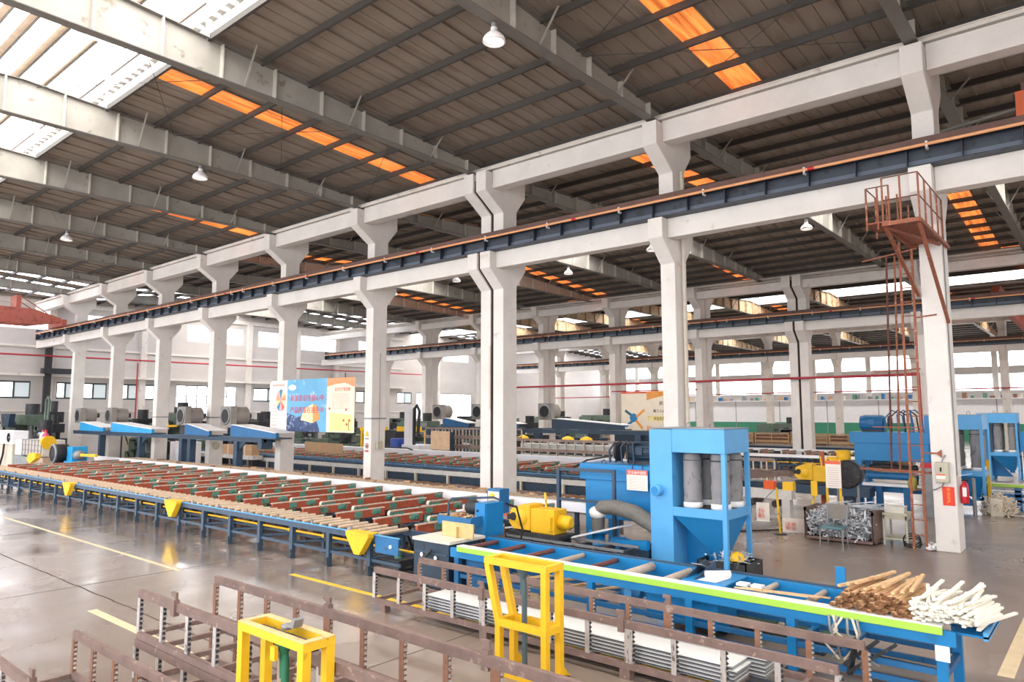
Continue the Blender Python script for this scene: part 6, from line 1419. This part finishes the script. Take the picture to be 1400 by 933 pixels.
# ================================================================ PEOPLE
def person(x, y, rz, label, top, trousers, cap, capc=None, lean=0., arms=((.25, .25), (.3, .2)), h=1.7):
    t_ = thing('person', label, 'person', (0, 0, 0)); s_ = h / 1.72
    J = {'pelvis': (0, 0, .93), 'waist': (0, .02, 1.08), 'chest': (0, .03 + lean * .3, 1.3), 'neck': (0, .03 + lean * .55, 1.45), 'headb': (0, .04 + lean * .6, 1.53)}
    v = [J['pelvis'], J['waist'], J['chest'], J['neck'], J['headb']]; e = [(0, 1), (1, 2), (2, 3), (3, 4)]
    rad = [(.135, .1), (.125, .095), (.15, .1), (.055, .055), (.05, .05)]
    for sg, (fw, el) in zip((-1, 1), arms):
        b_ = len(v); cy = .03 + lean * .35
        v += [(sg * .17, cy, 1.38), (sg * .24, cy + fw * .4, 1.12), (sg * .2, cy + fw + el, 1.05 + fw * .3)]
        rad += [(.06, .06), (.045, .045), (.032, .032)]; e += [(2, b_), (b_, b_ + 1), (b_ + 1, b_ + 2)]
    for sg in (-1, 1):
        b_ = len(v); v += [(sg * .1, 0, .86), (sg * .11, .03 * sg, .48), (sg * .12, -.02 * sg, .09)]; rad += [(.085, .09), (.06, .06), (.04, .045)]; e += [(0, b_), (b_, b_ + 1), (b_ + 1, b_ + 2)]
    me = bpy.data.meshes.new('body'); me.from_pydata([tuple(c * s_ for c in p) for p in v], e, [])
    o = bpy.data.objects.new('body', me); C.objects.link(o); o.parent = t_
    import bmesh
    bm = bmesh.new(); bm.from_mesh(me); bm.verts.ensure_lookup_table(); sl = bm.verts.layers.skin.verify()
    for i, r_ in enumerate(rad): bm.verts[i][sl].radius = (r_[0] * s_, r_[1] * s_); bm.verts[i][sl].use_root = (i == 0)
    bm.to_mesh(me); bm.free()
    md = o.modifiers.new('skin', 'SKIN'); md.use_smooth_shade = True
    sb = o.modifiers.new('sub', 'SUBSURF'); sb.levels = 1; sb.render_levels = 1
    me.materials.append(top)
    hc = (0, .06 + lean * .62, 1.62)
    k = M().ball([c * s_ for c in hc], .078 * s_, .095 * s_, .115 * s_, 14, 10); k.prism([(hc[1] * s_ + .085 * s_, hc[2] * s_ - .02), (hc[1] * s_ + .118 * s_, hc[2] * s_ - .028), (hc[1] * s_ + .088 * s_, hc[2] * s_ + .02)], 'x', -.012, .012)
    for sg in (-1, 1): k.ball((sg * .08 * s_, hc[1] * s_, hc[2] * s_), .015, .025, .03, 6, 5)
    hd = k.build('head', skin, t_)
    k = M()
    for sg in (-1, 1): k.ball((sg * .03, hc[1] * s_ + .09 * s_, hc[2] * s_ + .01), .011, .006, .008, 6, 4)
    k.build('eyes', black, hd); M().ball((0, hc[1] * s_ + .092 * s_, hc[2] * s_ - .055), .025, .006, .006, 6, 4).build('mouth', mat('lip_tone', '#A5645A', .6), hd)
    M().lathe([(.1, 0), (.098, .04), (.07, .09), (0, .115)], (0, hc[1] * s_, hc[2] * s_ + .02), 14).build('cap' if cap else 'hair', capc or black, t_)
    if cap: M().box(-.07, .07, hc[1] * s_ + .08, hc[1] * s_ + .17, hc[2] * s_ + .025, hc[2] * s_ + .04).build('cap_peak', capc, t_)
    k = M()
    k.lathe([(.15, .0), (.155, .12), (.12, .2)], (0, 0, .82 * s_), 12)
    for sg in (-1, 1): k.tube([(sg * .1, 0, .9 * s_), (sg * .11, .03 * sg, .48 * s_), (sg * .12, -.02 * sg, .08)], .08, 10, [.105, .085, .07])
    k.build('trousers', trousers, t_)
    for sg in (-1, 1): M().ball((sg * .12, .04 - .02 * sg, .05), .05, .13, .05, 10, 6).build('shoe', black, t_)
    for q, sg in enumerate((-1, 1)):
        fw, el = arms[q]; c0 = (sg * .2, .03 + lean * .35 + fw + el + .02, 1.05 + fw * .3)
        hk = M().ball([c * s_ for c in c0], .032, .045, .02, 8, 6)
        for f_ in range(4): hk.tube([(c0[0] * s_ - .024 + f_ * .016, (c0[1] + .035) * s_, c0[2] * s_), (c0[0] * s_ - .024 + f_ * .016, (c0[1] + .075 + (.01 if f_ in (1, 2) else 0)) * s_, (c0[2] - .02) * s_)], .008, 5)
        hk.tube([(c0[0] * s_ - sg * .03, c0[1] * s_, c0[2] * s_), (c0[0] * s_ - sg * .055, (c0[1] + .04) * s_, c0[2] * s_)], .009, 5)
        hk.build('hand', skin, t_)
    t_.location = (x, y, 0); t_.rotation_euler = (0, 0, rz); return t_
person(-45.6, 13.6, 2.6, 'person in a light blue and white cap standing behind the caged container', mat('grey_shirt', '#B9B4B0', .8), navy_cl, True, mat('light_blue_cap', '#A9CFE4', .6))
person(-40.4, 59.3, .6, 'distant worker in pale blue clothes beside the grey green press', blue_cl, blue_cl, True, mat('pale_cap', '#E9D9C8', .6), lean=.15)
person(-39.85, 59.1, 1.2, 'distant worker in an orange top beside the pale blue one', orange_cl, navy_cl, False, lean=.1)
t_ = thing('exit_sign', 'small green running-man exit sign in a timber frame behind the third column', 'sign', (-49.6, 26.2, 2.3))
B(-50.6, -48.4, 26.2, 26.3, 1.7, 3.1).build('timber_board', mat('pale_pink_board', '#E8D4C8', .7), t_); B(-49.9, -49.1, 26.14, 26.2, 2.2, 2.75).build('green_plate', mat('exit_green', '#2FA36A', .5), t_)
M().ball((-49.5, 26.13, 2.62), .07, .01, .07, 8, 6).bar((-49.5, 26.13, 2.56), (-49.55, 26.13, 2.38), .1, .01).bar((-49.55, 26.13, 2.4), (-49.35, 26.13, 2.26), .05, .01).bar((-49.55, 26.13, 2.4), (-49.7, 26.13, 2.27), .05, .01).build('running_man', white_m, t_)
for x in (-50.6, -48.5): B(x, x + .1, 26.2, 26.3, 0, 1.7).build('leg', wood, t_)

clutter(-40.5, -13.5, 21.2, 24.6, 260, T2, 9, .4)
clutter(-33.5, -9, 36.2, 39.4, 260, T3, 10, .5)
B(-40.8, -13.3, 21.0, 24.8, 0, .012).build('under_table_shade', mat('dark_shade_sheet', '#4A403A'), T2)  # dark sheet deepening the shade below the second table
B(-33.8, -8.8, 36, 39.6, 0, .012).build('under_table_shade', mat('dark_shade_sheet', '#4A403A'), T3)  # same painted shade below the third table
